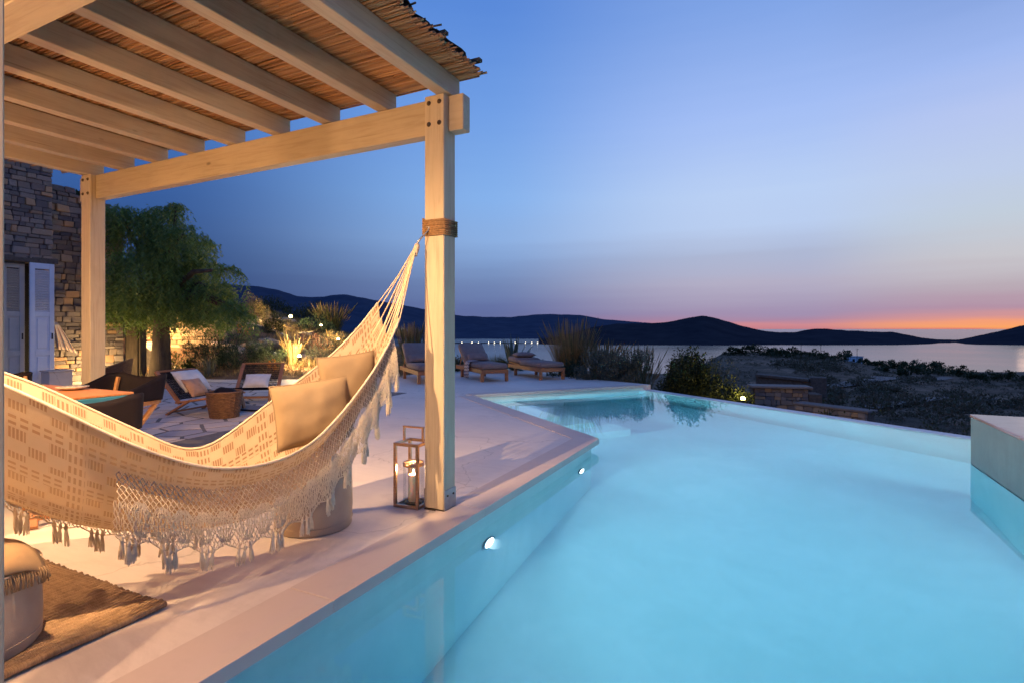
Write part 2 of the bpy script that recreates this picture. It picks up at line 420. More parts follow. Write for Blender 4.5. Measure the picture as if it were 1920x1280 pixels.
# ================================================================== SETTING
WZ = -0.12                                   # pool water level
C1 = (-1.76, 5.755); C2 = (-5.03, 8.56); C3 = (-2.61, 11.64)
RIM0 = (-2.55, 11.74); RIM1 = (3.6, 7.06)
def isect(p, d, q, e):
    den = d[0]*e[1] - d[1]*e[0]; k = ((q[0]-p[0])*e[1] - (q[1]-p[1])*e[0])/den
    return (p[0]+d[0]*k, p[1]+d[1]*k)
def offs(o):
    # pool outline corners moved o metres back under the terrace
    d1 = (C2[0]-C1[0], C2[1]-C1[1]); L1_ = math.hypot(*d1); d1 = (d1[0]/L1_, d1[1]/L1_); n1_ = (d1[1], -d1[0])
    if n1_[0] > 0: n1_ = (-n1_[0], -n1_[1])
    d2 = (C3[0]-C2[0], C3[1]-C2[1]); L2_ = math.hypot(*d2); d2 = (d2[0]/L2_, d2[1]/L2_); n2_ = (-d2[1], d2[0])
    if n2_[0] > 0: n2_ = (-n2_[0], -n2_[1])
    a1 = (C1[0]+n1_[0]*o, C1[1]+n1_[1]*o); a2 = (C2[0]+n2_[0]*o, C2[1]+n2_[1]*o)
    return isect((C1[0]-o, 0), (0,1), a1, d1), isect(a1, d1, a2, d2), (C3[0]+n2_[0]*o, C3[1]+n2_[1]*o)
W1, W2, W3 = offs(.085); T1, T2, T3 = offs(.105)
# ---- ground
t = NT('scrub_earth'); v = t.co('Object')
n1 = t.noise(v, .35, 8, .65); n2 = t.noise(v, .06, 5, .6); n3 = t.noise(v, 2.2, 6, .7)
col = t.ramp(n1, [(.34, (.06,.052,.036)), (.44, (.17,.12,.088)), (.54, (.25,.17,.125)), (.68, (.34,.18,.12))])
col = t.mix(t.ramp(n2, [(.42, (0,0,0)), (.58, (1,1,1))]), col, (.10,.075,.06))
col = t.mix(t.ramp(n3, [(.5, (0,0,0)), (.62, (.8,.8,.8))]), col, (.045,.042,.028))
t.set(Base_Color=col, Roughness=.95); t.b.inputs['Specular IOR Level'].default_value = .1
t.bump(n3, 1.0, .25); MT['earth'] = t.m
t = NT('garden_soil'); v = t.co('Object'); n1 = t.noise(v, 1.2, 8, .65); n3 = t.noise(v, 7, 6, .7)
col = t.ramp(n1, [(.3, (.09,.055,.035)), (.5, (.19,.095,.05)), (.7, (.27,.15,.08))])
col = t.mix(t.ramp(n3, [(.5, (0,0,0)), (.65, (.8,.8,.8))]), col, (.10,.08,.06))
t.set(Base_Color=col, Roughness=.95); t.bump(n3, .8, .05); MT['soil'] = t.m

GD = [0, 11.9, 12.6, 16.3, 17.3, 20, 25, 35, 60, 110, 180, 260, 420, 800]
GT = {
 -900: [-2.5,-2.5,-.06, 0, .4, 1.0, 2.2, 4, 8, 12, 14, 10, 0, -61],
  250: [-2.5,-2.5,-.06,-.02,1.5, 1.9, 2.6, 3.6, 5, 7, 5, -3, -30, -61],
  330: [-2.5,-2.5,-.06,.02,1.2, 1.7, 2.5, 3.3, 4, 4, 1, -8, -35, -61],
  400: [-2.5,-2.5,-.06,.45,.9, 1.55, 2.4, 2.9, 3, 2, -3, -12, -40, -61],
  480: [-2.5,-2.5,-.06,.55,.85, 1.4, 2.1, 2.3, 2, 0, -6, -16, -44, -61],
  560: [-2.5,-2.5,-.06,.40,.60, 1.0, 1.6, 1.7, .8, -2, -9, -20, -48, -61],
  640: [-2.5,-2.5,-.06,.25,.35, .65, 1.0, .9, -1.5, -7, -16, -28, -52, -61],
  760: [-2.5,-2.5,-.06,.10,.12, .2, .2, -.6, -5, -14, -25, -38, -55, -61],
  900: [-2.5,-2.5,-.06,-.1,-.2, -.5, -1.2, -3.5, -8, -16, -27, -40, -56, -61],
 1180: [-2.5,-2.5,-.10,-.4,-.5, -1.0, -1.8, -4, -8, -15, -25, -35, -50, -61],
 1240: [-2.5,-2.5,-2.0,-2.1,-2.2, -2.5, -3.0, -4.2, -7, -11, -17, -30, -50, -61],
 1360: [-2.5,-2.5,-2.2,-2.3,-2.3, -2.4, -2.6, -2.9, -3.5, -4.3, -5.8, -14, -40, -61],
 1440: [-2.5,-2.5,-2.2,-2.3,-2.3, -2.4, -2.6, -2.9, -3.5, -4.6, -6.8, -15, -40, -61],
 1560: [-2.5,-2.5,-2.2,-2.3,-2.3, -2.5, -2.7, -3.0, -3.9, -5.6, -8.5, -17, -42, -61],
 1700: [-2.5,-2.5,-2.2,-2.3,-2.4, -2.5, -2.8, -3.3, -4.8, -7.6, -12.0, -20, -44, -61],
 1850: [-2.5,-2.5,-2.2,-2.3,-2.4, -2.6, -2.9, -3.6, -5.6, -9.4, -15.2, -22, -45, -61],
 3600: [-2.5,-2.5,-2.2,-2.3,-2.5, -2.7, -3.1, -4.0, -6.5, -11., -17.5, -25, -46, -61]}
GPX = sorted(GT); GA = np.array([GT[k] for k in GPX])
def ground_z(x, y, rough=True):
    d = FW[0]*x + FW[1]*y; l = RT[0]*x + RT[1]*y; r = math.hypot(x, y)
    b = math.atan2(l, d); b = max(-R(61), min(R(69), b)); px = 960 + FPX*math.tan(b)
    dd = max(d, r*.35)
    col = [np.interp(dd, GD, GA[i]) for i in range(len(GPX))]
    z = float(np.interp(px, GPX, col))
    if rough and dd > 13:
        a = min(1, (dd-13)/8)
        z += a*(.10*mnoise.noise(Vector((x*.5, y*.5, 0))) + .05*mnoise.noise(Vector((x*1.7, y*1.7, 3)))) + min(1, dd/150)*1.4*mnoise.noise(Vector((x*.03, y*.03, 7))) * (dd > 40)
    return z
rs = list(np.concatenate([np.linspace(.5, 12, 6), np.linspace(12.3, 40, 62), np.geomspace(41, 1200, 60)]))
bs = np.radians(np.concatenate([np.linspace(-180, -64, 20), np.linspace(-62, 62, 190), np.linspace(65, 179.9, 20)]))
m = MB(); P = []
for r_ in rs:
    row = []
    for b in bs:
        x = r_*(FW[0]*math.cos(b) + RT[0]*math.sin(b)); y = r_*(FW[1]*math.cos(b) + RT[1]*math.sin(b))
        row.append((x, y, ground_z(x, y)))
    P.append(row)
m.grid(P, True)
gnd = tag(m.build('ground', MT['earth'], None, True), kind='structure')
gnd.data.materials.append(MT['soil'])
mi = np.zeros(len(gnd.data.polygons), dtype=np.int32)
for i, p in enumerate(gnd.data.polygons):
    c = p.center; d = FW[0]*c.x + FW[1]*c.y; l = RT[0]*c.x + RT[1]*c.y
    if d > 11 and d < 34 and l/d < -.22: mi[i] = 1
gnd.data.polygons.foreach_set('material_index', mi)

# ---- sea
t = NT('sea_water'); t.set(Base_Color=(.02,.028,.045), Roughness=.22); t.b.inputs['IOR'].default_value = 1.33
v = t.co('Object', (.0012, .0012, 1)); t.set(Roughness=t.math('ADD', t.math('MULTIPLY', t.noise(v, 3, 3), .12), .11))
m = MB(); m.lathe([(90, -60), (3000, -60), (20000, -60.0), (220000, -60.0)], (0,0,0), 96, False)
tag(m.build('sea', t.m, None), kind='structure')

# ---- hills across the bay
def hillmat(name, a, b, sc):
    t = NT(name); v = t.co('Object', (1,1,1)); n = t.noise(v, sc, 8, .65)
    t.set(Base_Color=t.ramp(n, [(.35, a), (.65, b)]), Roughness=1.0); t.b.inputs['Specular IOR Level'].default_value = 0; return t.m
MT['hillfar'] = hillmat('hazed_far_scrub', (.045,.055,.09), (.065,.075,.115), .006)  # haze painted in: bluer base colour for the distant range
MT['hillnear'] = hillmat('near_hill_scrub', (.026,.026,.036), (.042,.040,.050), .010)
def hills(name, prof, D, front, back, mat, step=2.0, seed=1, jag=1.0):
    xs = [p[0] for p in prof]; ys = [p[1] for p in prof]
    px = np.arange(xs[0], xs[-1]+.1, step); P = []
    # smooth profile
    py = np.interp(px, xs, ys); k = np.ones(9)/9; pyp = np.pad(py, 4, mode='edge'); py = np.convolve(pyp, k, 'valid')
    NV = 16
    for X, Y in zip(px, py):
        Y = Y + jag*(mnoise.noise(Vector((X*.05, seed, 0)))*1.2 + mnoise.noise(Vector((X*.3, seed, 4)))*.5)
        top = dp(X, Y, D); row = []
        for i in range(NV+1):
            a = i/NV
            if a <= .6:
                f_ = a/.6; d = front + (D-front)*f_; z = -62 + (top.z+62)*(f_**1.15)
            else:
                f_ = (a-.6)/.4; d = D + (back-D)*f_; z = top.z + (-70-top.z)*f_
            q = dp(X, HZ, d); amp = (top.z+60)*.16*math.sin(min(a/.6, 1)*PI)
            z += amp*mnoise.noise(Vector((q.x*.0021, q.y*.0021, seed))) + .4*amp*mnoise.noise(Vector((q.x*.008, q.y*.008, seed)))
            row.append((q.x, q.y, z))
        P.append(row)
    m = MB(); m.grid(P); return tag(m.build(name, mat, None, True), kind='structure')
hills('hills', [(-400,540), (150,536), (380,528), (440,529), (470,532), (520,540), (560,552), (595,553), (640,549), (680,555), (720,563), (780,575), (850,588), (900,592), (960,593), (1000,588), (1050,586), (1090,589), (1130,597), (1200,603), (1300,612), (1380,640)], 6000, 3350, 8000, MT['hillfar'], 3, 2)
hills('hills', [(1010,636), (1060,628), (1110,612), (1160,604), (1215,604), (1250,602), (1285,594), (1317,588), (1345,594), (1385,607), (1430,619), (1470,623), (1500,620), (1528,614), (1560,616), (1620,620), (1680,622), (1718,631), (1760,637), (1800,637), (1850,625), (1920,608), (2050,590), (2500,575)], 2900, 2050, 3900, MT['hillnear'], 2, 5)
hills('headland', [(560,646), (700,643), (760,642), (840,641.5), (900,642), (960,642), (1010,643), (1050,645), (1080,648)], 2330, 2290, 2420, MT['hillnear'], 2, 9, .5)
MT['street'] = emat('street_lamp_glow', (1.0,.86,.62), 9.0)
for i, px in enumerate([846, 866, 885, 897, 916, 927, 938, 952, 966, 985, 997, 1008]):
    q = dp(px, 642.6, 2315); s_ = thing('street_lamp', 'tiny lit street lamp in the row on the dark spit across the bay', 'street lamp', (q.x, q.y, -60), 0, 'street lamps along the spit')
    MB().tube([(0,0,0), (0,0,q.z+60)], .25, 6).build('pole', MT['black'], s_, world=False)
    MB().ell((0,0,q.z+60+1.0), 1.35, 1.35, 1.35, 8, 6).build('lamp_head', MT['street'], s_, world=False)

# ---- terrace
t = NT('cement_terrace'); v = t.co('Object'); n1 = t.noise(v, .8, 6, .6); n2 = t.noise(v, 16, 5, .7); n3 = t.noise(t.co('Object', (1, 5, 1), (0,0,.5)), 4, 6, .7)
col = t.ramp(n1, [(.3, (.58,.505,.46)), (.7, (.69,.61,.555))])
col = t.mix(t.ramp(n3, [(.45, (0,0,0)), (.75, (.35,.35,.35))]), col, (.48,.40,.365))
n4 = t.noise(t.co('Object', (1,1,1)), .55, 8, .7, 1.5)
col = t.mix(t.ramp(n4, [(.52, (0,0,0)), (.57, (.22,.22,.22)), (.60, (.05,.05,.05))]), col, (.40,.33,.30))
vo = t.new('ShaderNodeTexVoronoi'); vo.feature = 'DISTANCE_TO_EDGE'; vo.inputs['Scale'].default_value = .42
warp = t.new('ShaderNodeVectorMath'); warp.operation = 'ADD'; nn_ = t.new('ShaderNodeTexNoise'); nn_.inputs['Scale'].default_value = 1.6; nn_.inputs['Detail'].default_value = 5; t.l.new(v, nn_.inputs['Vector']); t.l.new(v, warp.inputs[0]); t.l.new(nn_.outputs['Color'], warp.inputs[1]); t.l.new(warp.outputs[0], vo.inputs['Vector'])
col = t.mix(t.ramp(vo.outputs['Distance'], [(.0, (.5,.5,.5)), (.004, (0,0,0))]), col, (.22,.18,.16))
t.set(Base_Color=col, Roughness=.62); t.bump(t.math('ADD', t.math('MULTIPLY', n2, .5), n3), .25, .006); MT['cement'] = t.m
terr = [(-22,-5), (1.72,-5), (1.72,-.92), (T1[0],-.92), T1, T2, T3, (-2.50, 11.92), (-4.75, 12.9), (-6.9, 14.7), (-8.9, 12.7), (-10.3, 9.7), (-13.1, 8.1), (-16, 7.6), (-22, 7.0)]
deck = tag(MB().prism(terr, -.9, 0.0).build('terrace', MT['cement']), kind='structure')

# coping slabs along the pool edge, each its own piece
MT['coping'] = randmat('coping_slab', [(.535,.44,.395), (.56,.465,.42), (.52,.43,.39), (.545,.45,.405)], .6, 5, .16, .25, .004)
def strip(a, b, w, L, over=.0, z1=.006, name='coping_slab', first=0.0):
    a = Vector(a); b = Vector(b); d = (b-a); T = d.length; d.normalize(); nrm = Vector((d.y, -d.x))   # nrm points to the pool
    s = first; i = 0
    while s < T - .02:
        l = min(L*random.uniform(.92, 1.08), T - s)
        if T - s - l < .25: l = T - s
        g = .0016
        p = [a + d*(s+g) + nrm*over, a + d*(s+l-g) + nrm*over, a + d*(s+l-g) - nrm*w, a + d*(s+g) - nrm*w]
        p = [(q.x, q.y) for q in p]
        ar = sum(p[k][0]*p[(k+1) % 4][1] - p[(k+1) % 4][0]*p[k][1] for k in range(4))
        if ar < 0: p = p[::-1]
        MB().prism(p, -.05, z1 + random.uniform(-.0006, .0006), .0025).build(name, MT['coping'], deck)
        s += l; i += 1
strip((-1.76,-.9), (-1.76, 5.735), .27, 1.35)
strip((-1.785, 5.776), (-5.01, 8.543), .27, .92)
strip((-5.02, 8.573), (-2.61, 11.64), .27, .92)

# crazy paving: every flagstone a piece of its own
def clip(poly, p, n):
    out = []
    for i in range(len(poly)):
        a = poly[i]; b = poly[(i+1) % len(poly)]
        da = (a[0]-p[0])*n[0] + (a[1]-p[1])*n[1]; db = (b[0]-p[0])*n[0] + (b[1]-p[1])*n[1]
        if da <= 0: out.append(a)
        if da*db < 0:
            k = da/(da-db); out.append((a[0]+(b[0]-a[0])*k, a[1]+(b[1]-a[1])*k))
    return out
MT['flag'] = randmat('flagstone', [(.47,.40,.39), (.53,.45,.43), (.42,.36,.36), (.50,.42,.39)], .75, 6, .3, .5, .008)
paving = tag(MB().prism([(-13.2,2.0), (-5.25,2.0), (-5.25,3.4), (-5.9,5.0), (-6.3,8.3), (-12.6,8.05), (-13.2,7.9)], -.02, .004).build('paving', MT['grout']), kind='structure')
seeds = []
tries = 0
while len(seeds) < 270 and tries < 30000:
    tries += 1; q = (random.uniform(-13.1, -5.2), random.uniform(2.0, 8.1))
    if all((q[0]-s_[0])**2 + (q[1]-s_[1])**2 > .36**2 for s_ in seeds): seeds.append(q)
for q in seeds:
    poly = [(-13.15,2.05), (-5.3,2.05), (-5.3,3.4), (-5.95,5.0), (-6.35,8.25), (-12.6,8.0), (-13.15,7.85)]
    # keep clipping against a convex window first
    poly = [(q[0]-.7, q[1]-.7), (q[0]+.7, q[1]-.7), (q[0]+.7, q[1]+.7), (q[0]-.7, q[1]+.7)]
    for (p_, n_) in (((-13.15,0),(-1,0)), ((-5.3,0),(1,0)), ((0,2.05),(0,-1)), ((0,8.0),(0,1)), ((-5.3,3.4),(.93,.37)), ((-5.95,5.0),(.99,.12))):
        poly = clip(poly, p_, n_)
    for s_ in seeds:
        if s_ is q: continue
        dx, dy = s_[0]-q[0], s_[1]-q[1]; L = math.hypot(dx, dy)
        if L < 1.5:
            n_ = (dx/L, dy/L); k = L/2 - .020
            poly = clip(poly, (q[0]+n_[0]*k, q[1]+n_[1]*k), n_)
            if len(poly) < 3: break
    if len(poly) >= 3:
        # roughen the outline
        pp = []
        for i in range(len(poly)):
            a, b = poly[i], poly[(i+1) % len(poly)]
            pp.append(a)
            if math.hypot(a[0]-b[0], a[1]-b[1]) > .22:
                f_ = random.uniform(.35, .65); pp.append((a[0]+(b[0]-a[0])*f_ + (q[0]-a[0])*random.uniform(0, .05), a[1]+(b[1]-a[1])*f_ + (q[1]-a[1])*random.uniform(0, .05)))
        MB().prism(pp, .0, .0075 + random.uniform(-.001, .0012), .002).build('flagstone', MT['flag'], paving)

# ---- pool shell
t = NT('pool_plaster'); v = t.co('Object'); n = t.noise(v, 2.5, 5)
n5 = t.noise(t.co('Object', (1,1,.35)), 1.1, 7, .7, .8)
t.set(Base_Color=t.mix(t.ramp(n5, [(.42, (0,0,0)), (.62, (.55,.55,.55))]), t.ramp(n, [(.3, (.74,.80,.78)), (.7, (.83,.87,.85))]), (.62,.72,.70)), Roughness=.7); t.bump(t.noise(v, 30, 4), .1, .003); MT['pool'] = t.m
PF = -1.48
Q = [W1, W2, W3, RIM0, RIM1, (3.6, 6.80), (1.70, 6.80), (1.70, -.9), (W1[0], -.9)]
m = MB(); n_ = len(Q)
m.v = [(p[0], p[1], PF) for p in Q] + [(p[0], p[1], WZ+.115) for p in Q]
for k_ in (5, 6, 7): m.v[n_+k_] = (Q[k_][0], Q[k_][1], WZ-.03)
m.v[n_+3] = (*RIM0, WZ-.01); m.v[n_+4] = (*RIM1, WZ-.01)
for i in range(n_): m.f.append((i, (i+1) % n_, n_+(i+1) % n_, n_+i))
m.f.append(tuple(range(n_))[::-1])
pool = tag(m.build('pool', MT['pool']), kind='structure')
# entry steps in the inner corner
u = Vector((C1[0]-C2[0], C1[1]-C2[1])).normalized(); w = Vector((C3[0]-C2[0], C3[1]-C2[1])).normalized(); c2 = Vector(W2)
for k, (a, b, z) in enumerate([(1.9, .95, -.46), (2.3, 1.35, -.78), (2.7, 1.75, -1.10)]):
    p = [c2 - u*.0 + w*.0, c2 + u*a, c2 + u*a + w*b, c2 + w*b]
    MB().prism([(q.x, q.y) for q in p], PF-.01, z).build('step', MT['pool'], pool)
# infinity rim
e = Vector((RIM1[0]-RIM0[0], RIM1[1]-RIM0[1])).normalized(); no = Vector((-e.y, e.x))
if no.y < 0: no = -no
a = Vector(RIM0) - e*.25; b = Vector(RIM1) + e*1.5
MT['rim'] = simple('rim_plaster', (.66,.63,.64), (.58,.55,.57), .4, 4, bump=.1)
MB().prism([(a.x, a.y), (b.x, b.y), (b.x+no.x*.20, b.y+no.y*.20), (a.x+no.x*.20, a.y+no.y*.20)], -2.6, WZ+.012, .006).build('infinity_rim', MT['rim'], pool)
# ---- water body
t = NT('pool_water'); t.n.remove(t.b)
gl = t.new('ShaderNodeBsdfGlass'); gl.inputs['IOR'].default_value = 1.33; gl.inputs['Roughness'].default_value = 0.0
v = t.co('Object', (1,1,1)); nz = t.noise(v, 1.4, 2, .5)
bp = t.new('ShaderNodeBump'); bp.inputs['Strength'].default_value = .05; bp.inputs['Distance'].default_value = .02; t.l.new(nz, bp.inputs['Height']); t.l.new(bp.outputs[0], gl.inputs['Normal'])
t.l.new(gl.outputs[0], t.out.inputs['Surface'])
va = t.new('ShaderNodeVolumeAbsorption'); va.inputs['Color'].default_value = (0, .775, .955, 1); va.inputs['Density'].default_value = .31
vs_ = t.new('ShaderNodeVolumeScatter'); vs_.inputs['Color'].default_value = (.85,.95,1,1); vs_.inputs['Density'].default_value = .085; vs_.inputs['Anisotropy'].default_value = .4
ad_ = t.new('ShaderNodeAddShader'); t.l.new(va.outputs[0], ad_.inputs[0]); t.l.new(vs_.outputs[0], ad_.inputs[1])
t.l.new(ad_.outputs[0], t.out.inputs['Volume'])
cx = sum(p[0] for p in Q)/n_; cy = 4.5
Qw = [(cx+(p[0]-cx)*1.004, cy+(p[1]-cy)*1.004) for p in Q]
tag(MB().prism(Qw[::-1] if False else Qw, PF-.03, WZ).build('pool_water', t.m), kind='structure')
# normals must point out
import bmesh
def fixn(o):
    bm = bmesh.new(); bm.from_mesh(o.data); bmesh.ops.recalc_face_normals(bm, faces=bm.faces); bm.to_mesh(o.data); bm.free()
fixn(bpy.data.objects['pool_water']); fixn(deck)

# ---- raised wall on the right of the pool
t = NT('grey_green_plaster'); n = t.noise(t.co('Object'), 3, 6, .65); n6 = t.noise(t.co('Object', (1.6,1.6,.45)), 1.6, 6, .7)
t.set(Base_Color=t.mix(t.ramp(n6, [(.45, (0,0,0)), (.75, (.4,.4,.4))]), t.ramp(n, [(.3, (.25,.27,.245)), (.7, (.32,.335,.305))]), (.19,.20,.175)), Roughness=.55); t.bump(t.noise(t.co('Object'), 22, 5, .7), .3, .006); MT['grn'] = t.m
MT['terra'] = simple('terracotta_cap', (.62,.30,.24), (.54,.24,.19), .16, 5, bump=.15)
rw = thing('raised_wall', 'low grey-green plastered wall with terracotta top rising from the pool at right', 'wall', (1.7, 6.83, -1.3))
MB().box((3.35, 1.9, -.48), (3.28, 9.85, 1.63), None, .008).build('wall_body', MT['grn'], rw)
for k_ in range(8):
    MB().box((3.352, 6.225 - 1.232*k_, .345 + random.uniform(-.0008,.0008)), (3.29, 1.226, .03), None, .006).build('cap_slab', MT['terra'], rw)

# ---- pool lights
MT['lens'] = emat('pool_lens', (.92,.98,1.0), 14.0)
def pool_light(p, nrm, label, energy, visible=True):
    p = Vector(p); nrm = Vector(nrm).normalized()
    th = thing('pool_light', label, 'pool light', p, math.atan2(nrm.y, nrm.x), 'underwater pool lights')
    rot = Matrix.Rotation(R(90), 3, 'Y')
    mm = MB().lathe([(.0, .0), (.075, .0), (.085, .008), (.085, .016), (.066, .018)], (0,0,0), 20, False); mm.v = [tuple(rot @ Vector(q)) for q in mm.v]; mm.build('ring', MT['metal'], th, True, False)
    mm = MB().lathe([(.0001, .024), (.04, .022), (.064, .014)], (0,0,0), 20, False); mm.v = [tuple(rot @ Vector(q)) for q in mm.v]; mm.build('lens', MT['lens'], th, True, False)
    lamp('pool_lamp', 'SPOT', p + nrm*.06, energy, (.80,.97,1.0), th, .06, p + nrm*2 + Vector((0,0,-.5)), R(165), 1.0)
PE = 500
pool_light((W1[0], 3.36, -.60), (1,0,0), 'round lit pool light under water, nearest the pergola post', PE*.55)
pool_light((W1[0], 5.36, -.66), (1,0,0), 'small lit pool light under water, near the terrace corner', PE*1.15)
nn = Vector((.653,.757,0))
for k in (1.5, 3.3):
    q = Vector((*W1, 0)) + (Vector((*W2, 0)) - Vector((*W1, 0))).normalized()*k
    pool_light((q.x, q.y, -.30 if k > 3 else -.50), nn, 'pool light hidden behind the terrace corner, ' + ('beside the entry steps' if k > 3 else 'away from the steps'), PE*1.6)
pool_light((1.70, 4.6, -.5), (-1,.0,0), 'pool light on the raised wall at the right of the pool', PE*.35)
pool_light((2.8, 6.80, -.5), (0,1,0), 'pool light behind the raised wall facing the rim', PE*1.5)

# ================================================================== PERGOLA
ZB, ZT = 2.51, 2.75; RH = .14
pg = thing('pergola', 'cream wooden pergola with rafters and a reed roof over the terrace', 'pergola', (-2.05, 3.06, 0))
def bolt_at(par, p):
    mm = MB().lathe([(.0,.0), (.016,.0), (.016,.004), (.009,.005), (.009,.012), (.0,.012)], (0,0,0), 10, False)
    mm.v = [(q[0]+p[0], p[1]-q[2], q[1]+p[2]) for q in mm.v]; mm.build('bolt', MT['bolt'], par, True)
def post(x0, x1, y0, y1, bolts=True, top=ZT):
    o = MB().box(((x0+x1)/2, (y0+y1)/2, (top+.012)/2), (x1-x0, y1-y0, top-.012), None, .005).build('post', MT['post'], pg)
    if bolts:
        for bx in (x0+.035, x1-.035):
            for bz in (ZB+.05, ZT-.05): bolt_at(o, (bx, y0, bz))
    # steel shoe
    MB().box((x1+.003, (y0+y1)/2, .075), (.006, y1-y0, .13), None, .001).build('post_shoe', MT['metal'], o)
    MB().box((x0-.003, (y0+y1)/2, .075), (.006, y1-y0, .13), None, .001).build('post_shoe', MT['metal'], o)
    MB().box(((x0+x1)/2, (y0+y1)/2, .004), (x1-x0+.004, y1-y0+.004, .008)).build('base_plate', MT['bolt'], o)
    for yy in (y0+.035, y1-.035):
        mm = MB().lathe([(.0,.0), (.008,.0), (.008,.005), (.0,.006)], (0,0,0), 8, False); mm.v = [(x1+.006+q[2], q[1]+yy, q[0]+.10) for q in mm.v]; mm.build('bolt', MT['bolt'], o, True)
    return o
P1 = post(-2.123, -1.970, 2.99, 3.13)
P2 = post(-6.33, -6.17, 2.99, 3.13)
PN = post(-2.10, -1.95, .586, .736, False)
PN2 = post(-6.33, -6.17, .586, .736, False)
# far beam is let into the backs of the posts; built between and beyond them
for xa, xb in ((-6.168, -2.125), (-1.968, -1.853), (-6.46, -6.332)):
    MB().box(((xa+xb)/2, 3.085, (ZB+ZT)/2), (xb-xa, .088, ZT-ZB-.004), None, .004).build('beam', MT['beamx'], pg)
MB().box((-4.15, 1.135, (ZB+ZT)/2), (4.7, .15, ZT-ZB-.004), None, .004).build('beam', MT['beamx'], pg)
MB().box((-4.15, .811, (ZB+ZT)/2), (4.7, .148, ZT-ZB-.004), None, .004).build('beam', MT['beamx'], pg)
for k in range(9):
    xr = -1.943 - .535*k
    MB().box((xr-.047, 1.56, ZT+RH/2+.001), (.094, 3.17, RH), None, .004).build('rafter', MT['beamy'], pg)
# reeds
rb = MB(); ZR = ZT+RH+.006
y = -.02
while y < 3.19:
    for lay in range(2):
        x = -6.75 + random.uniform(-.3, .1)
        while x < -1.85:
            L = random.uniform(.7, 2.2); x2 = min(x+L, -1.80 + random.uniform(-.03, .05))
            r_ = random.uniform(.0045, .0085); yy = y + random.uniform(-.006, .006); zz = ZR + r_ + lay*.012 + random.uniform(0, .004)
            n = 3; pts = []
            for i in range(n+1):
                f_ = i/n; pts.append((x+(x2-x)*f_, yy + random.uniform(-.004, .004), zz + random.uniform(-.002, .003)))
            rb.tube(pts, r_, 5, True)
            x = x2 + random.uniform(-.02, .01)
    y += .0125
tag(rb.build('reed', MT['reed'], pg, True), kind='stuff')
# loose ends, laths and dark weathered mat on top
rb = MB()
for i in range(26):
    yy = random.uniform(.2, 3.15); zz = ZR + random.uniform(.02, .06); x0 = -1.95 - random.uniform(0, .3)
    rb.tube([(x0, yy, zz), (-1.80 + random.uniform(0, .07), yy + random.uniform(-.05, .05), zz + random.uniform(-.01, .02))], random.uniform(.004, .008), 5)
for yy in (.55, 1.35, 2.05, 2.72, 3.10):
    rb.bar((-6.8, yy, ZR+.085), (-1.765 + random.uniform(-.02, .02), yy+.02, ZR+.082), .04, .02)
tag(rb.build('lath', MT['reedtop'], pg), kind='stuff')
m = MB(); P = []
for i in range(60):
    yy = -.05 + 3.235*i/59; row = []
    for j in range(24):
        xx = -6.8 + (5.0)*j/23
        if j == 23: xx += random.uniform(-.025, .02)
        row.append((xx, yy, ZR + .045 + .012*mnoise.noise(Vector((xx*4, yy*9, 0)))))
    P.append(row)
m.grid(P); m.grid([[(q[0], q[1], q[2]+.022) for q in row] for row in P]); m.build('thatch_mat', MT['reedtop'], pg)

# ================================================================== HOUSES AND STONE WALLS
SV = []
for k in range(12):
    rr = random.Random(100+k); mm = MB().box((0,0,0), (1,1,1), None, .07)
    def jit(p):
        j = Vector(p); cell = (round(j.x*1.2), round(j.z*1.2))
        r2 = random.Random(hash((k, cell)) & 0xffff)
        return (p[0]*(1 + .0) + r2.uniform(-.05, .05)*(1), p[1] + r2.uniform(-.12, .12)*(p[1] < 0), p[2] + r2.uniform(-.07, .07))
    mm.v = [jit(p) for p in mm.v]; me = bpy.data.meshes.new('stone'); me.from_pydata(mm.v, [], mm.f); SV.append((me, mm))
def stones(par, x0, x1, z0, z1, mat, openings=(), top=None, n_ind=280, wr=(.14,.46), hr=(.09,.24), key=None, proud=.05, seed=0):
    rr = random.Random(seed); lst = []; z = z0
    while z < z1 - .03:
        h = min(rr.uniform(*hr), z1 - z); x = x0
        while x < x1 - .02:
            w = min(rr.uniform(*wr), x1 - x)
            if x1 - x - w < .08: w = x1 - x
            cx, cz = x+w/2, z+h/2; ok = True
            for (a, b, c, d) in openings:
                if a - .02 < cx < b + .02 and c - .02 < cz < d + .02: ok = False
            if top is not None and cz > top(cx): ok = False
            if ok:
                if h > .17 and rr.random() < .45:
                    lst.append((cx, z+h*.25, w, h*.5)); lst.append((cx, z+h*.75, w, h*.5))
                else: lst.append((cx, cz, w, h))
            x += w
        z += h
    lst.sort(key=key or (lambda s_: -s_[2]*s_[3]))
    rest = MB()
    for i, (cx, cz, w, h) in enumerate(lst):
        me, mm = SV[rr.randrange(12)]; dpt = proud*rr.uniform(.7, 1.5); sc = (w-.014, dpt*2, h-.012); fl = -1 if rr.random() < .5 else 1
        if i < n_ind:
            if not me.materials: me.materials.append(mat)
            if me.materials[0] is not mat:
                kk = ('stone', me.name, mat.name)
                if kk not in WM:
                    m2 = me.copy(); m2.materials.clear(); m2.materials.append(mat); WM[kk] = m2
                me = WM[kk]
            inst('stone', me, par, (cx, 0, cz), (0,0,0), sc)
        else: rest.add([(cx + p[0]*sc[0], p[1]*sc[1], cz + p[2]*sc[2]) for p in mm.v], mm.f)
    if rest.v: tag(rest.build('stones', mat, par, False, False), kind='stuff')

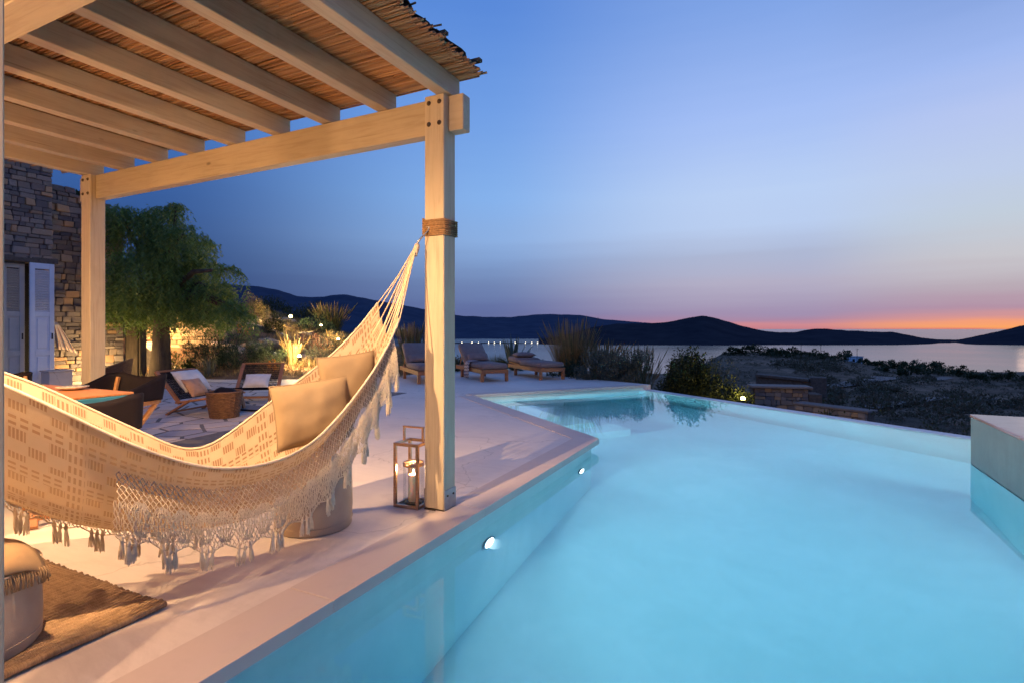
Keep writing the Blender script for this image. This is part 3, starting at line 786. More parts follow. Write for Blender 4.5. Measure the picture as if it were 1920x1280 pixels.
# --- far stone house on the left, facade facing +X
HX, HY = -13.97, 6.05
hs = thing('stone_house', 'tall rough stone house with pale blue louvred shutters at far left', 'house', (HX, HY, 0), R(90))
DO = (-1.75, -.02, 0, 2.52)      # local x range of the door opening (x = along +Y, 0 at the corner)
def Lw(x0, x1, z0, z1, y0=.0, y1=.6): return MB().box(((x0+x1)/2, (y0+y1)/2, (z0+z1)/2), (x1-x0, y1-y0, z1-z0))
mm = MB()
for a in ((-4.2, -1.75, 0, 6.2), (-1.75, 0, 2.62, 6.2)): mm.box(((a[0]+a[1])/2, .32, (a[2]+a[3])/2), (a[1]-a[0], .6, a[3]-a[2]))
mm.box((-.9, .56, 1.31), (1.7, .1, 2.6))
mm.build('wall', MT['mortar'], hs, False, False)
stones(hs, -4.2, 0.0, 2.66, 6.2, MT['stone'], (), None, 290, (.09,.30), (.06,.17), lambda s_: -s_[0], .045, 3)
MB().box((-.85, .12, 2.64), (1.9, .36, .12), None, .01).build('lintel', MT['mortar'], hs, False, False)
MB().box((-.9, .46, 1.29), (1.66, .02, 2.5)).build('door_recess', MT['dark'], hs, False, False)
def shutter(x0, x1, y, mat, zb=.04, zt=2.58, ang=0.0):
    w = x1-x0; o = MB()
    st = .085
    o.box((st/2, 0, (zb+zt)/2), (st, .045, zt-zb), None, .004); o.box((w-st/2, 0, (zb+zt)/2), (st, .045, zt-zb), None, .004)
    for za, zc in ((zb, zb+.10), (zb+.62, zb+.72), (zt-1.12, zt-1.02), (zt-.12, zt)): o.box((w/2, 0, (za+zc)/2), (w-2*st, .043, zc-za), None, .003)
    o.box((w/2, .008, zb+.36), (w-2*st, .018, .52)); o.box((w/2, .008, (zb+.72+zt-1.12)/2), (w-2*st, .018, zt-1.12-zb-.72))
    o.box((w/2, -.006, zb+.36), (w-2*st-.08, .02, .44), None, .006); o.box((w/2, -.006, (zb+.72+zt-1.12)/2), (w-2*st-.08, .02, zt-1.12-zb-.80), None, .006)
    ob = o.build('shutter', mat, hs, False, False); ob.location = (x0, y, 0); ob.rotation_euler = (0, 0, ang)
    k = 0; z = zt-1.0
    me = MB().box((0,0,0), (w-2*st, .008, .055), Matrix.Rotation(R(40), 3, 'X')).build('slat', mat, ob, False, False)
    me.location = (w/2, 0, z)
    while z < zt-.16:
        z += .052
        if z < zt-.15: inst('slat', me.data, ob, (w/2, 0, z))
    MB().box((w-st*.5, -.035, 1.05), (.018, .03, .13), None, .004).build('latch', MT['black'], ob, False, False)
    return ob
tag(shutter(-.40, .02, -.05, MT['shut']), 'pale blue louvred shutter leaf')
tag(shutter(-.80, -.42, .12, MT['shut_shaded']), 'louvred shutter leaf set back in the opening, shade painted in as grey')
shutter(-1.22, -.83, -.05, MT['shut'])
MB().box((-.62, .05, 2.57), (.35, .05, .05)).build('hinge_rail', MT['black'], hs, False, False)

# --- tall garden wall continuing from the house
gw = thing('garden_wall', 'tall stone garden wall beside the house, sloping top with shrubs', 'wall', (-14.62, 6.05, 0), R(90))
topf = lambda x: 4.62 - .32*x - .05*math.sin(9*x)
MB().add([(0,.01,0), (1.75,.01,0), (1.75,.01,3.95), (0,.01,4.55), (0,.6,0), (1.75,.6,0), (1.75,.6,3.95), (0,.6,4.55)], [(0,1,2,3), (5,4,7,6), (3,2,6,7), (1,5,6,2), (4,0,3,7)]).build('wall', MT['mortar'], gw, False, False)
stones(gw, 0.0, 1.75, 0, 4.9, MT['stone'], (), topf, 295, (.09,.32), (.07,.18), lambda s_: s_[0], .05, 5)

# --- striped hammock end hanging on the garden wall
MT['strip'] = NT('striped_cloth'); t = MT['strip']; wv = t.new('ShaderNodeTexWave'); wv.inputs['Scale'].default_value = 9; t.l.new(t.co('Object', (1,0,0)), wv.inputs[0])
t.set(Base_Color=t.ramp(wv.outputs[0], [(.3, (.60,.50,.45)), (.5, (.45,.16,.08)), (.7, (.12,.12,.16))], 'CONSTANT'), Roughness=.9); MT['strip'] = t.m
p0 = dp(99, 604, 12.0); m = MB(); P = []
for i in range(9):
    f_ = i/8; row = []
    for j in range(9):
        g = j/8 - .5; row.append((p0.x + .10 + .03*math.sin(j*2.1)*f_, p0.y + g*(.06+.34*f_) + .22*f_, p0.z - .62*f_ - .06*abs(g)*f_ - .12*f_*f_*g))
    P.append(row)
m.grid(P); hk = thing('striped_cloth', 'striped cloth hanging from the stone wall beside the blue shutter', 'cloth', p0)
o = m.build('cloth', MT['strip'], hk, True); md = o.modifiers.new('t', 'SOLIDIFY'); md.thickness = .01
MB().tube([(p0.x+.1, p0.y, p0.z), (p0.x-.05, p0.y-.02, p0.z+.12)], .006, 6).build('cord', MT['cord'], hk)
# stone plinth below
q = gp(107, 724); pl = thing('stone_trough', 'pale grey stone trough at the foot of the house wall', 'trough', (q.x, q.y, 0), R(90))
MB().box((0,0,.16), (.42,.34,.32), None, .012).build('trough_body', MT['cement'], pl, False, False)
MB().box((0,0,.335), (.46,.38,.03), None, .008).build('trough_rim', MT['cement'], pl, False, False)

# --- retaining wall with stairs and railing behind the tree
wp = dp(262, 640, 16.9)
rt = thing('retaining_wall', 'low stone retaining wall lit by a wall lamp under the tree', 'wall', (wp.x, wp.y, 0), YAW)
MB().box((1.2, .35, .80), (3.0, .6, 1.62)).build('wall', MT['mortar'], rt, False, False)
stones(rt, -.3, 2.7, 0, 1.6, MT['lstone'], ((.25, .85, .35, .95),), None, 150, (.14,.46), (.10,.22), None, .05, 8)
MB().box((1.2, .28, 1.64), (3.06, .72, .06), None, .01).build('cap', MT['lstone'], rt, False, False)
mm = MB()
for k in range(7): mm.box((.35 + .19*k, -.40, .75 - .12*k), (.19, .72, .12*1.0), None, .008)
mm.build('stair_flight', MT['cement'], rt, False, False)
MB().add([(.25,-.77,.95), (1.65,-.77,0), (.25,-.77,0), (.25,-.72,.95), (1.65,-.72,0), (.25,-.72,0)], [(0,2,1), (3,4,5), (0,1,4,3), (1,2,5,4), (2,0,3,5)]).build('stair_side', MT['mortar'], rt, False, False)
rail = MB()
for k in range(7): rail.bar((.82+.14*k, .30, 1.68), (.82+.14*k, .30, 2.02), .014, .014)
for z in (1.72, 1.79, 1.86, 1.93, 2.02): rail.bar((.80, .30, z), (1.70, .30, z), .014, .02)
rail.build('railing', MT['black'], rt, False, False)
MB().tube([(.62,-.08,1.48), (1.2,-.10,1.47), (2.0,-.10,1.47), (2.05,-.10,1.52)], .022, 8).build('handrail', MT['bark'], rt, False, False)
MT['bulb'] = emat('warm_bulb', (1.0,.62,.22), 26.0)
MT['bulby'] = emat('yellow_bulb', (1.0,.72,.22), 30.0)
def wall_lamp(name, label, p, en, facing, group=None, col=(1.0,.58,.20), mat='bulb', hood=True):
    th = thing(name, label, 'lamp', p, facing, group)
    MB().box((0, .02, 0), (.10, .04, .16), None, .008).build('backplate', MT['black'], th, False, False)
    MB().ell((0, -.07, .0), .05, .05, .065, 14, 10).build('bulb', MT[mat], th, True, False)
    if hood == 'disc': MB().lathe([(.0,.065), (.08,.058), (.135,.043), (.137,.039), (.08,.053), (.0,.06)], (0,-.19,-.01), 24, False).build('hood', MT['black'], th, True, False)  # disc added above the light point to keep direct light off the roof
    elif hood: MB().lathe([(.02,.11), (.05,.10), (.085,.055), (.088,.050), (.05,.092), (.02,.102)], (0,-.07,0), 18, False).build('hood', MT['black'], th, True, False)
    MB().tube([(0,.0,.07), (0,-.04,.11), (0,-.07,.108)], .008, 6).build('arm', MT['black'], th, False, False)
    f = Vector((math.sin(facing), -math.cos(facing), 0)); lamp('lamp_light', 'POINT', Vector(p) + f*.19 + Vector((0,0,-.03)), en, col, th, .05)
    return th
wall_lamp('wall_lamp', 'bright wall lamp on the retaining wall under the tree', dp(307, 609, 16.65), 240, YAW)

# --- dark pillar in front of it
pb = gp(254, 706)
pi = thing('pillar', 'dark square timber pillar standing under the pepper tree', 'pillar', (pb.x, pb.y, 0), YAW)
MB().box((0,0,.95), (.30,.30,1.9), None, .012).build('shaft', MT['bark'], pi, False, False)
MB().box((-.175,.02,.95), (.045,.26,1.9), None, .006).build('edge_board', MT['metal'], pi, False, False)
MB().box((.172,.02,.95), (.038,.24,1.86), None, .006).build('edge_board', MT['bark'], pi, False, False)

# --- near house wall behind the camera that carries the rafters, lamps and the hammock
nh = thing('house_wall', 'plastered house wall carrying the pergola rafters, behind the viewer', 'wall', (-5.6, -.2, 0))
MB().box((-5.475, -.23, 1.6), (6.95, .40, 3.2), None, .01).build('wall', MT['plaster'], nh)
MB().box((-4.15, -.015, 2.63), (4.9, .03, .22), None, .004).build('wall_plate', MT['beamx'], nh)
WARM = (1.0, .565, .225)
wall_lamp('wall_lamp', 'wall lamp on the plastered wall beside the hammock hook', (-2.75, .0, 1.98), 130, R(180), None, WARM, 'bulb', 'disc')
wall_lamp('wall_lamp', 'wall lamp on the plastered wall behind the dining table', (-5.3, .0, 1.98), 190, R(180), None, WARM, 'bulb', 'disc')
pr_ = thing('wall_pier', 'plastered wall pier at the end of the pool, behind the viewer', 'wall', (-1.4, -1.1, 0))
MB().box((-1.45, -1.10, 1.6), (1.1, .40, 3.2), None, .01).build('pier', MT['plaster'], pr_)
wall_lamp('wall_lamp', 'wall lamp on the plastered pier at the end of the pool', (-1.30, -.90, 2.05), 210, R(180), None, (1.0,.60,.32), 'bulb', 'disc')
# small spotlights under the first beam; the first has an added ragged light blocker towards the pool
def beam_spot(L, en, label, light_blocker):
    L = Vector(L); th = thing('spotlight', label, 'spotlight', (L.x, L.y, 2.508))
    MB().lathe([(.0,.0), (.03,.0), (.03,-.025), (.0,-.025)], (L.x, L.y, 2.507), 16, False).build('base', MT['black'], th, True)
    MB().lathe([(.026,-.026), (.026,-.055), (.024,-.055), (.024,-.028)], (L.x, L.y, 2.507), 16, False).build('housing', MT['black'], th, True)
    lamp('spot_light', 'SPOT', L, en, (1.0,.62,.30), th, .006, L + Vector((-.05, .22, -1)), R(156), .75)
    if light_blocker:  # unseen strip added to cut the spot's light along a ragged line
        A_ = Vector((-2.39, 1.42, 0)); B_ = Vector((-1.95, 3.0, 0)); d = (B_-A_).normalized(); N = 90; rows = []
        rr = random.Random(4)
        for i in range(N+1):
            T_ = A_ + d*(-2.2 + 7.0*(i/N)**1.3); jit = rr.uniform(-.05,.05)
            row = []
            for k in (jit*.5, .35, .8, 1.6, 3.5, 9.0):
                v = (T_ + Vector((k, 0, 0)) - L).normalized(); row.append(L + v*.115)
            rows.append(row)
        m = MB(); m.grid(rows); m.build('light_blocker', MT['reedtop'], th)
beam_spot((-2.10, .80, 2.445), 700, 'small spotlight with added light blocker under the first beam, beside the hammock', True)
beam_spot((-4.4, .80, 2.445), 420, 'small spotlight under the first beam near the dining table', False)

# ================================================================== HAMMOCK
H1 = Vector((-2.115, 2.93, 1.775)); H2 = Vector((-3.2, .03, 1.82))
ax = Vector((H2.x-H1.x, H2.y-H1.y)); AL = ax.length; axd = ax/AL; an = Vector((-axd.y, axd.x))
if an.x < 0: an = -an                       # towards the pool and the viewer
def A2(s): return Vector((H1.x, H1.y)) + ax*s
def woff(s): return max(0.0, math.sin(PI*min(max(s, 0), 1)))**.75
WN, WF = .36, .34
def solve(px, py, off):
    lo, hi = .02, .97
    def f(s):
        q = A2(s) + an*off*woff(s); d = FW[0]*q.x + FW[1]*q.y; l = RT[0]*q.x + RT[1]*q.y
        return 960 + FPX*l/d, d
    for _ in range(50):
        mid = (lo+hi)/2
        if f(mid)[0] > px: lo = mid
        else: hi = mid
    return lo, CAMH - (py-HZ)/FPX*f(lo)[1]
near_px = [(746,592), (735,625), (711,668), (682,712), (650,753), (620,790), (589,822), (555,845), (524,859), (480,868), (430,873), (380,871), (330,860), (270,842), (210,812), (150,780), (80,742), (10,708)]
far_px = [(690,600), (655,640), (610,680), (575,705), (540,732), (505,757), (470,782), (435,810), (400,842), (372,862)]
bel_px = [(715,640), (690,720), (650,810), (600,880), (540,930), (480,962), (400,985), (330,992), (270,992), (200,990), (140,980), (60,957), (10,935)]
TN = [solve(a, b, WN) for a, b in near_px]; TF = [solve(a, b, -WF) for a, b in far_px]; TB = [solve(a, b, 0) for a, b in bel_px]
sN = TN[-1][0]
TN += [(.86, max(TN[-1][1]+.2, 1.30)), (1.0, 1.8)]
TB += [(.86, 1.12), (1.0, 1.75)]
TF += [(s, np.interp(s, [q[0] for q in TN], [q[1] for q in TN]) + .0) for s in (.60, .7, .8, .86, .93, 1.0) if s > TF[-1][0]+.03]
def smooth_tab(T):
    T = sorted(T); xs = np.linspace(0, 1, 201); ys = np.interp(xs, [q[0] for q in T], [q[1] for q in T])
    for _ in range(3): ys = np.convolve(np.pad(ys, 6, mode='edge'), np.ones(13)/13, 'valid')
    return lambda s: float(np.interp(s, xs, ys))
zN, zF, zB = smooth_tab([(0.0, 1.75)] + TN), smooth_tab([(0.0, 1.75)] + TF), smooth_tab([(0.0, 1.72)] + TB)
SA, SB = TN[0][0], .86
def hpt(s, v):
    """v: 0 far edge .. 1 near edge"""
    k = 2*v-1; ed = zN(s) if k > 0 else zF(s); zb = min(zB(s), ed-.015)
    off = (WN if k > 0 else WF)*woff(s)*math.copysign(abs(k)**.85, k)
    endf = max(0, 1 - min(abs(s-SA), abs(SB-s))/.22)
    z = zb + (ed-zb)*abs(k)**1.9
    z += .024*endf*math.sin(v*36 + 2*s) + .007*mnoise.noise(Vector((s*9, v*5, 1))) + .004*math.sin(v*21 + 5*s)
    cr = math.sin(v*13.0 + s*6.0 + 1.8*mnoise.noise(Vector((s*3, v*2, 5)))); off += (.014 + .026*min(1, max(0, (s-.45)/.2)))*abs(cr)**.6*math.sin(PI*v)
    z -= .012*math.exp(-(cr/.16)**2)*math.sin(PI*v)
    q = A2(s) + an*off
    # near edge rolls outwards a little
    if k > .86: q += an*.02*(k-.86)/.14; z -= .012*(k-.86)/.14
    return Vector((q.x, q.y, z))
hm = thing('hammock', 'woven cream and brown hammock with crocheted fringe hung from the pergola post', 'hammock', (H1.x, H1.y, 0))
NU, NV_ = 110, 44; m = MB(); P = []; uv = []
for i in range(NU+1):
    s = SA + (SB-SA)*i/NU; row = []
    for j in range(NV_+1):
        row.append(hpt(s, j/NV_)); uv.append((s*3.1, j/NV_*1.15))
    P.append(row)
m.grid(P); m.uv = uv
t = NT('hammock_weave'); tc = t.new('ShaderNodeUVMap'); sep = t.new('ShaderNodeSeparateXYZ'); t.l.new(tc.outputs[0], sep.inputs[0])
U, V = sep.outputs[0], sep.outputs[1]
def fr(x, sc, sh=0.0): return t.math('FRACT', t.math('ADD', t.math('MULTIPLY', x, sc), sh))
def gt(x, th): return t.math('GREATER_THAN', x, th)
def lt(x, th): return t.math('LESS_THAN', x, th)
# bands across the width: a wide band of blocks, a narrow band of dashes, repeated
vb = fr(V, 6.4)                                                     # period .19 m
rowid = t.math('FLOOR', t.math('MULTIPLY', V, 25.6))
chk = t.math('FRACT', t.math('MULTIPLY', t.math('ADD', t.math('FLOOR', t.math('MULTIPLY', U, 17.0)), rowid), .5))
blocks = t.math('MULTIPLY', gt(chk, .25), lt(fr(U, 17.0), .86))
blocks = t.math('MULTIPLY', blocks, lt(fr(V, 25.6), .84))
fine = gt(fr(U, 92.0), .36)                                       # the yarns inside a block
wide = t.math('MULTIPLY', gt(vb, .06), lt(vb, .72))
dash = t.math('MULTIPLY', t.math('MULTIPLY', gt(fr(U, 30.0, .3), .34), lt(fr(V, 52.0), .45)), gt(vb, .70))
pat = t.math('MAXIMUM', t.math('MULTIPLY', t.math('MULTIPLY', blocks, fine), wide), dash)
# every fourth strip along the length is a dashed ladder
lad = lt(fr(U, 3.4), .20)
dash2 = t.math('MULTIPLY', gt(fr(U, 60.0), .5), gt(fr(V, 26.0), .35))
pat = t.mix(lad, pat, dash2)
nse = t.noise(t.co('Object'), 5, 4)
cream = t.ramp(nse, [(.3, (.43,.335,.235)), (.7, (.52,.415,.30))])
t.set(Base_Color=t.mix(t.math('MULTIPLY', pat, .92), cream, (.20,.098,.05)), Roughness=.9)
wv1 = t.math('SINE', t.math('MULTIPLY', U, 1500.0)); wv2 = t.math('SINE', t.math('MULTIPLY', V, 1700.0))
t.bump(t.math('ADD', t.math('MULTIPLY', wv1, wv2), t.math('MULTIPLY', pat, .8)), .5, .0016)
# cloth lets a little light through
tr = t.new('ShaderNodeBsdfTranslucent'); tr.inputs[0].default_value = (.5,.34,.2,1); mx = t.new('ShaderNodeMixShader'); mx.inputs[0].default_value = .22
t.l.new(t.b.outputs[0], mx.inputs[1]); t.l.new(tr.outputs[0], mx.inputs[2]); t.l.new(mx.outputs[0], t.out.inputs[0])
hb = m.build('fabric', t.m, hm, True)
# selvedge rope along the near and far edges
for vv in (0.0, 1.0):
    MB().tube([hpt(SA + (SB-SA)*i/70, vv) + Vector((0,0,.004)) for i in range(71)], .0065, 6).build('selvedge', MT['lace'], hm, True)
# suspension cords
ring = H1 + Vector((-.005, -.03, -.02))
for k in range(15):
    v = k/14; e0 = hpt(SA, v); e1 = hpt(SA+.02, v); rr = random.Random(k)
    mid = (e0+ring)/2 + Vector((rr.uniform(-.008,.008), rr.uniform(-.008,.008), -.01))
    MB().tube([e1, e0, e0.lerp(mid, .5) + Vector((0,0,-.004)), mid, mid.lerp(ring, .5), ring + Vector((rr.uniform(-.006,.006), rr.uniform(-.006,.006), 0))], .0038, 6).build('cord', MT['cord'], hm, True)
for k in range(15):
    v = k/14; e0 = hpt(SB, v); MB().tube([e0, e0.lerp(H2, .5) + Vector((0,0,-.01)), H2], .0038, 6).build('cord', MT['cord'], hm, True)
# knot, loop, hook and the rope lashed round the post
MB().tube([ring + Vector((0,-.02,-.08)), ring + Vector((0,0,-.02)), ring + Vector((.0,.01,.0))], [.014,.019,.012], 10).build('knot', MT['cord'], hm, True)
MB().tube([ring + Vector((.0,.0,.0)), ring + Vector((.012,.02,.035)), Vector((-2.085, 2.975, 1.85)), Vector((-2.075, 2.982, 1.88)), Vector((-2.10, 2.978, 1.875))], .006, 8).build('hook', MT['metal'], hm, True)
rp = MB()
for k in range(8):
    z = 1.825 + .0135*k; e_ = .008; x0, x1, y0, y1 = -2.123-e_, -1.970+e_, 2.99-e_, 3.13+e_
    dz = random.uniform(-.002,.002)
    rp.tube([(x0,y0,z), (x1,y0,z+dz), (x1,y1,z+.003), (x0,y1,z+.006), (x0,y0,z+.0135)], .0072, 8)
rp.build('rope_lashing', MT['rope'], hm, True)
MB().tube([H2 + Vector((0,.0,0)), H2 + Vector((0,-.03,.02)), H2 + Vector((0,-.06,.02))], .008, 8).build('hook', MT['metal'], hm, True)

# --- crocheted fringe
def fringe(name, v, s0, s1, drop, outw, dens, seed, lace=True):
    rr = random.Random(seed); N = 240
    ed = [hpt(s0 + (s1-s0)*i/N, v) for i in range(N+1)]
    cum = [0.0]
    for i in range(N): cum.append(cum[-1] + (ed[i+1]-ed[i]).length)
    T = cum[-1]; side = Vector((an.x, an.y, 0))*(1 if v > .5 else -1)
    ex = [e.x for e in ed]; ey = [e.y for e in ed]; ez = [e.z for e in ed]
    def pos(l, tdrop, j=0.0):
        l = min(max(l, 0), T)
        x = np.interp(l, cum, ex); y = np.interp(l, cum, ey); z = np.interp(l, cum, ez)
        w = .012*math.sin(l*17) + .010*math.sin(l*41+1)
        o = side*(outw*(1-math.exp(-tdrop*9)) + w*tdrop*3 + j)
        return Vector((x, y, max(z - tdrop, .03))) + o
    m = MB(); d = .0150/dens; rows = 9; L1 = drop*.46
    n = int(T/(2*d))
    for i in range(n):
        for sg in (-1, 1):
            pts = []
            for r_ in range(rows+1):
                off = d*(1 if r_ % 2 else 0)*sg; pts.append(pos(i*2*d + off + rr.uniform(-.002,.002), L1*r_/rows + rr.uniform(-.002,.002)))
            m.tube(pts, .0023, 4, False)
    # denser leaf-shaped lace below
    L2 = drop*.80
    nf = int(T/.085)
    for i in range(nf):
        c = (i+.5)*.085; base = L1*.72
        for a in np.linspace(-1, 1, 8):
            pts = []
            for k in range(7):
                f_ = k/6; pts.append(pos(c + a*.044*math.sin(PI*(.12+.80*f_)) + rr.uniform(-.0015,.0015), base + (L2-base)*f_, rr.uniform(-.003,.003)))
            m.tube(pts, .0025, 4, False)
        for f_ in np.linspace(.25, .85, 3):
            pts = []
            for a in np.linspace(-1, 1, 6): pts.append(pos(c + a*.044*math.sin(PI*(.12+.80*f_)), base + (L2-base)*(f_ + .10*a*a), rr.uniform(-.003,.003)))
            m.tube(pts, .0023, 4, False)
    n2 = int(T/(.017))
    for i in range(n2):
        for sg in (-1, 1):
            pts = []
            for r_ in range(9): pts.append(pos(i*.017 + sg*.0085*(r_ % 2) + rr.uniform(-.004,.004), L1*.85 + (drop*.86-L1*.85)*r_/8, .004 + rr.uniform(-.003,.003)))
            m.tube(pts, .0020, 4, False)
    # scalloped lower cord
    pts = []; sp_ = .155
    for i in range(int(T/.012)):
        l = i*.012; pts.append(pos(l, drop*(.82 + .10*abs(math.cos(PI*l/sp_)))))
    m.tube(pts, .0030, 4, False)
    fo = m.build(name, MT['lace'], hm, True)
    # tassels in threes
    for g in range(int(T/sp_)+1):
        for k in (-1, 0, 1):
            l = g*sp_ + k*.024
            if l < 0 or l > T: continue
            p = pos(l, drop*(.92 - .02*abs(k)) ); p0 = pos(l - k*.016, drop*.86)
            p.z = max(p.z, .13)
            inv = wmat(fo).inverted()
            to = inst('tassel', TASSEL[rr.randrange(4)], fo, inv @ p, (rr.uniform(-.12,.12), rr.uniform(-.12,.12), rr.uniform(0, 6)), (1,1,rr.uniform(.9,1.12)))
    return fo
TASSEL = []
for k in range(4):
    rr = random.Random(40+k); m = MB()
    m.lathe([(.0015,.02), (.006,.008), (.0085,0), (.007,-.008), (.0045,-.014)], (0,0,0), 8)
    for a in range(11):
        an_ = a/11*2*PI + rr.uniform(-.2,.2); r0 = .003; r1 = rr.uniform(.006,.0125); ln = rr.uniform(.055,.085)
        m.tube([(r0*math.cos(an_), r0*math.sin(an_), -.010), (r1*.75*math.cos(an_), r1*.75*math.sin(an_), -.04), (r1*math.cos(an_), r1*math.sin(an_), -ln)], [.003,.0035,.0022], 4)
    me = bpy.data.meshes.new('tassel'); me.from_pydata(m.v, [], m.f); me.materials.append(MT['lace']); TASSEL.append(me)
s_right = TN[0][0] + .015; s_left = solve(205, 812, WN)[0]
fringe('fringe', .905, s_right, s_left, .285, .085, 1.3, 3)
fringe('fringe', .24, .40, .84, .25, .0, .8, 4)

# --- cushions in the hammock
def pillow(c, e1, e2, w, h, th, mat, name, label, cat='cushion', group=None, pinch=.10):
    c = Vector(c); e1 = Vector(e1).normalized(); e2 = Vector(e2); e2 = (e2 - e1*e2.dot(e1)).normalized(); e3 = e1.cross(e2)
    m = MB(); N = 22; top = []; bot = []
    for i in range(N+1):
        rt_, rb_ = [], []
        for j in range(N+1):
            a = 2*i/N-1; b = 2*j/N-1
            sa = a*(1 - pinch*.55*(1-b*b)*abs(a)**3) ; sb = b*(1 - pinch*.55*(1-a*a)*abs(b)**3)
            k = ((1-abs(a)**2.6)*(1-abs(b)**2.6)); k = max(k, 0)**.55
            wr = .010*mnoise.noise(Vector((a*2.5, b*2.5, w*40)))*k
            base = c + e1*(sa*w/2) + e2*(sb*h/2)
            rt_.append(base + e3*(th/2*k + wr)); rb_.append(base - e3*(th/2*k - wr))
        top.append(rt_); bot.append(rb_[::-1])
    m.grid(top); m.grid(bot)
    th_ = thing(name, label, cat, c, 0, group)
    m.build('cover', mat, th_, True)
    pts = []
    for seq in ([(-1+2*i/N, -1) for i in range(N)], [(1, -1+2*i/N) for i in range(N)], [(1-2*i/N, 1) for i in range(N)], [(-1, 1-2*i/N) for i in range(N+1)]):
        for a, b in seq:
            sa = a*(1 - pinch*.55*(1-b*b)*abs(a)**3); sb = b*(1 - pinch*.55*(1-a*a)*abs(b)**3); pts.append(c + e1*(sa*w/2) + e2*(sb*h/2))
    MB().tube(pts, .0042, 5, False).build('piping', mat, th_, True)
    return th_
cu1 = dp(588, 772, 3.0); cu2 = dp(655, 716, 3.18)
e1_ = Vector((RT[0]*.80+FW[0]*.55, RT[1]*.80+FW[1]*.55, .10)); e2_ = Vector((RT[0]*.34+FW[0]*.30, RT[1]*.34+FW[1]*.30, .86))
slope = (Vector((-axd.x, -axd.y, 0))*.80 + Vector((0,0,.62))).normalized()
acr = (Vector((an.x, an.y, 0))*.86 + Vector((0,0,-.34))).normalized()
pillow(cu1, e1_, e2_, .42, .35, .15, MT['linen'], 'cushion', 'large beige linen cushion in the hammock, nearer the viewer')
pillow(cu2, e1_, e2_, .34, .33, .13, MT['linen'], 'cushion', 'smaller beige linen cushion tucked higher in the hammock')

# ================================================================== THINGS BY THE HAMMOCK
def pouf(loc, r, h, label, throw=False):
    th = thing('pouf', label, 'pouf', loc)
    prof = [(.0,.0), (r*.96,.0), (r*1.0,.012), (r*1.015,h*.35), (r*1.0,h*.7), (r*.985,h*.93), (r*.97,h*.975), (r*.90,h*1.0), (r*.5,h*1.012), (.001,h*1.015)]
    m = MB(); N = 64
    P = []
    for q, z in prof:
        row = []
        for j in range(N):
            a = 2*PI*j/N; rr = q*(1 + .012*math.sin(5*a+1)*(1-z/h)*(z > .005) + .006*mnoise.noise(Vector((math.cos(a)*3, math.sin(a)*3, z*8)))); row.append((rr*math.cos(a), rr*math.sin(a), z))
        P.append(row)
    m.grid(P, True); m.build('cover', MT['canvas'], th, True, False)
    MB().tube([(r*.985*math.cos(a), r*.985*math.sin(a), h*.955) for a in np.linspace(0, 2*PI, 49)], .005, 6, False).build('piping', MT['canvas'], th, True, False)
    MB().tube([(r*1.005*math.cos(a), r*1.005*math.sin(a), .045) for a in np.linspace(0, 2*PI, 49)], .0028, 5, False).build('hem', MT['canvas'], th, True, False)
    return th
pouf((-2.56, 2.45, 0.0), .225, .385, 'round slipcovered pouf under the hammock fringe')
pf2 = pouf((-2.67, .875, 0.024), .23, .31, 'round slipcovered pouf at bottom left on the rug')
# throw folded on the near pouf
th = thing('throw', 'folded brown throw with fringed edge on the near pouf', 'throw', (-2.70, .875, .34))
m = MB(); P = []
for i in range(21):
    a = -1+2*i/20; row = []
    for j in range(17):
        b = -1+2*j/16; x = a*.22; y = b*.17; rr = math.hypot(x, y)
        z = .344 + .012*mnoise.noise(Vector((x*9, y*9, 0))) + .02*math.exp(-((b-.7)/.3)**2)
        if rr > .205: z -= (rr-.205)*1.1
        row.append((-2.70 + x + .03, .875 + y, z))
    P.append(row)
m.grid(P); o = m.build('cloth', MT['throw'], th, True); o.modifiers.new('t', 'SOLIDIFY').thickness = .018
m = MB()
for i in range(46):
    y = .875 + (-.17 + .34*i/45); x = -2.70 + .25; m.tube([(x, y, .322), (x+.015, y+random.uniform(-.004,.004), .300), (x+.02, y+random.uniform(-.008,.008), .268)], .0025, 4)
m.build('fringe', MT['throw'], th, True)

# rug of thick woven ribs
t = NT('jute_rug'); v = t.co('Object'); n = t.noise(v, 30, 4); w_ = t.noise(t.co('Object', (1, 60, 1)), 6, 3)
t.set(Base_Color=t.ramp(t.math('MULTIPLY', t.math('ADD', n, w_), .5), [(.35, (.17,.10,.052)), (.6, (.34,.22,.125))]), Roughness=.95); t.bump(w_, .9, .006); MT['jute'] = t.m
rg = thing('rug', 'brown ribbed jute rug on the terrace at bottom left', 'rug', (-3.6, .9, 0))
m = MB(); x = -5.0; y1 = 1.435; y0 = .45
while x < -2.375:
    jit = random.uniform(-.006, .006)
    lift = .012*math.exp(-((x+2.37)/.10)**2)
    yy = [y0] + list(np.linspace(y0+.02, y1-.02+jit, 22)) + [y1+jit]
    m.tube([(x + .0025*math.sin(y*40+x*50), y, .011 + lift*abs(math.sin(y*5)) ) for y in yy], .0135, 6); x += .0265
tag(m.build('rib', MT['jute'], rg, True), kind='stuff')
MB().box((-3.68, (y0+y1)/2, .006), (2.60, y1-y0-.01, .008)).build('backing', MT['dark'], rg)
MB().tube([(-2.372 + .004*math.sin(y*9), y, .012 + .010*abs(math.sin(y*5))) for y in np.linspace(y0, y1, 30)], .013, 7).build('binding', MT['jute'], rg, True)

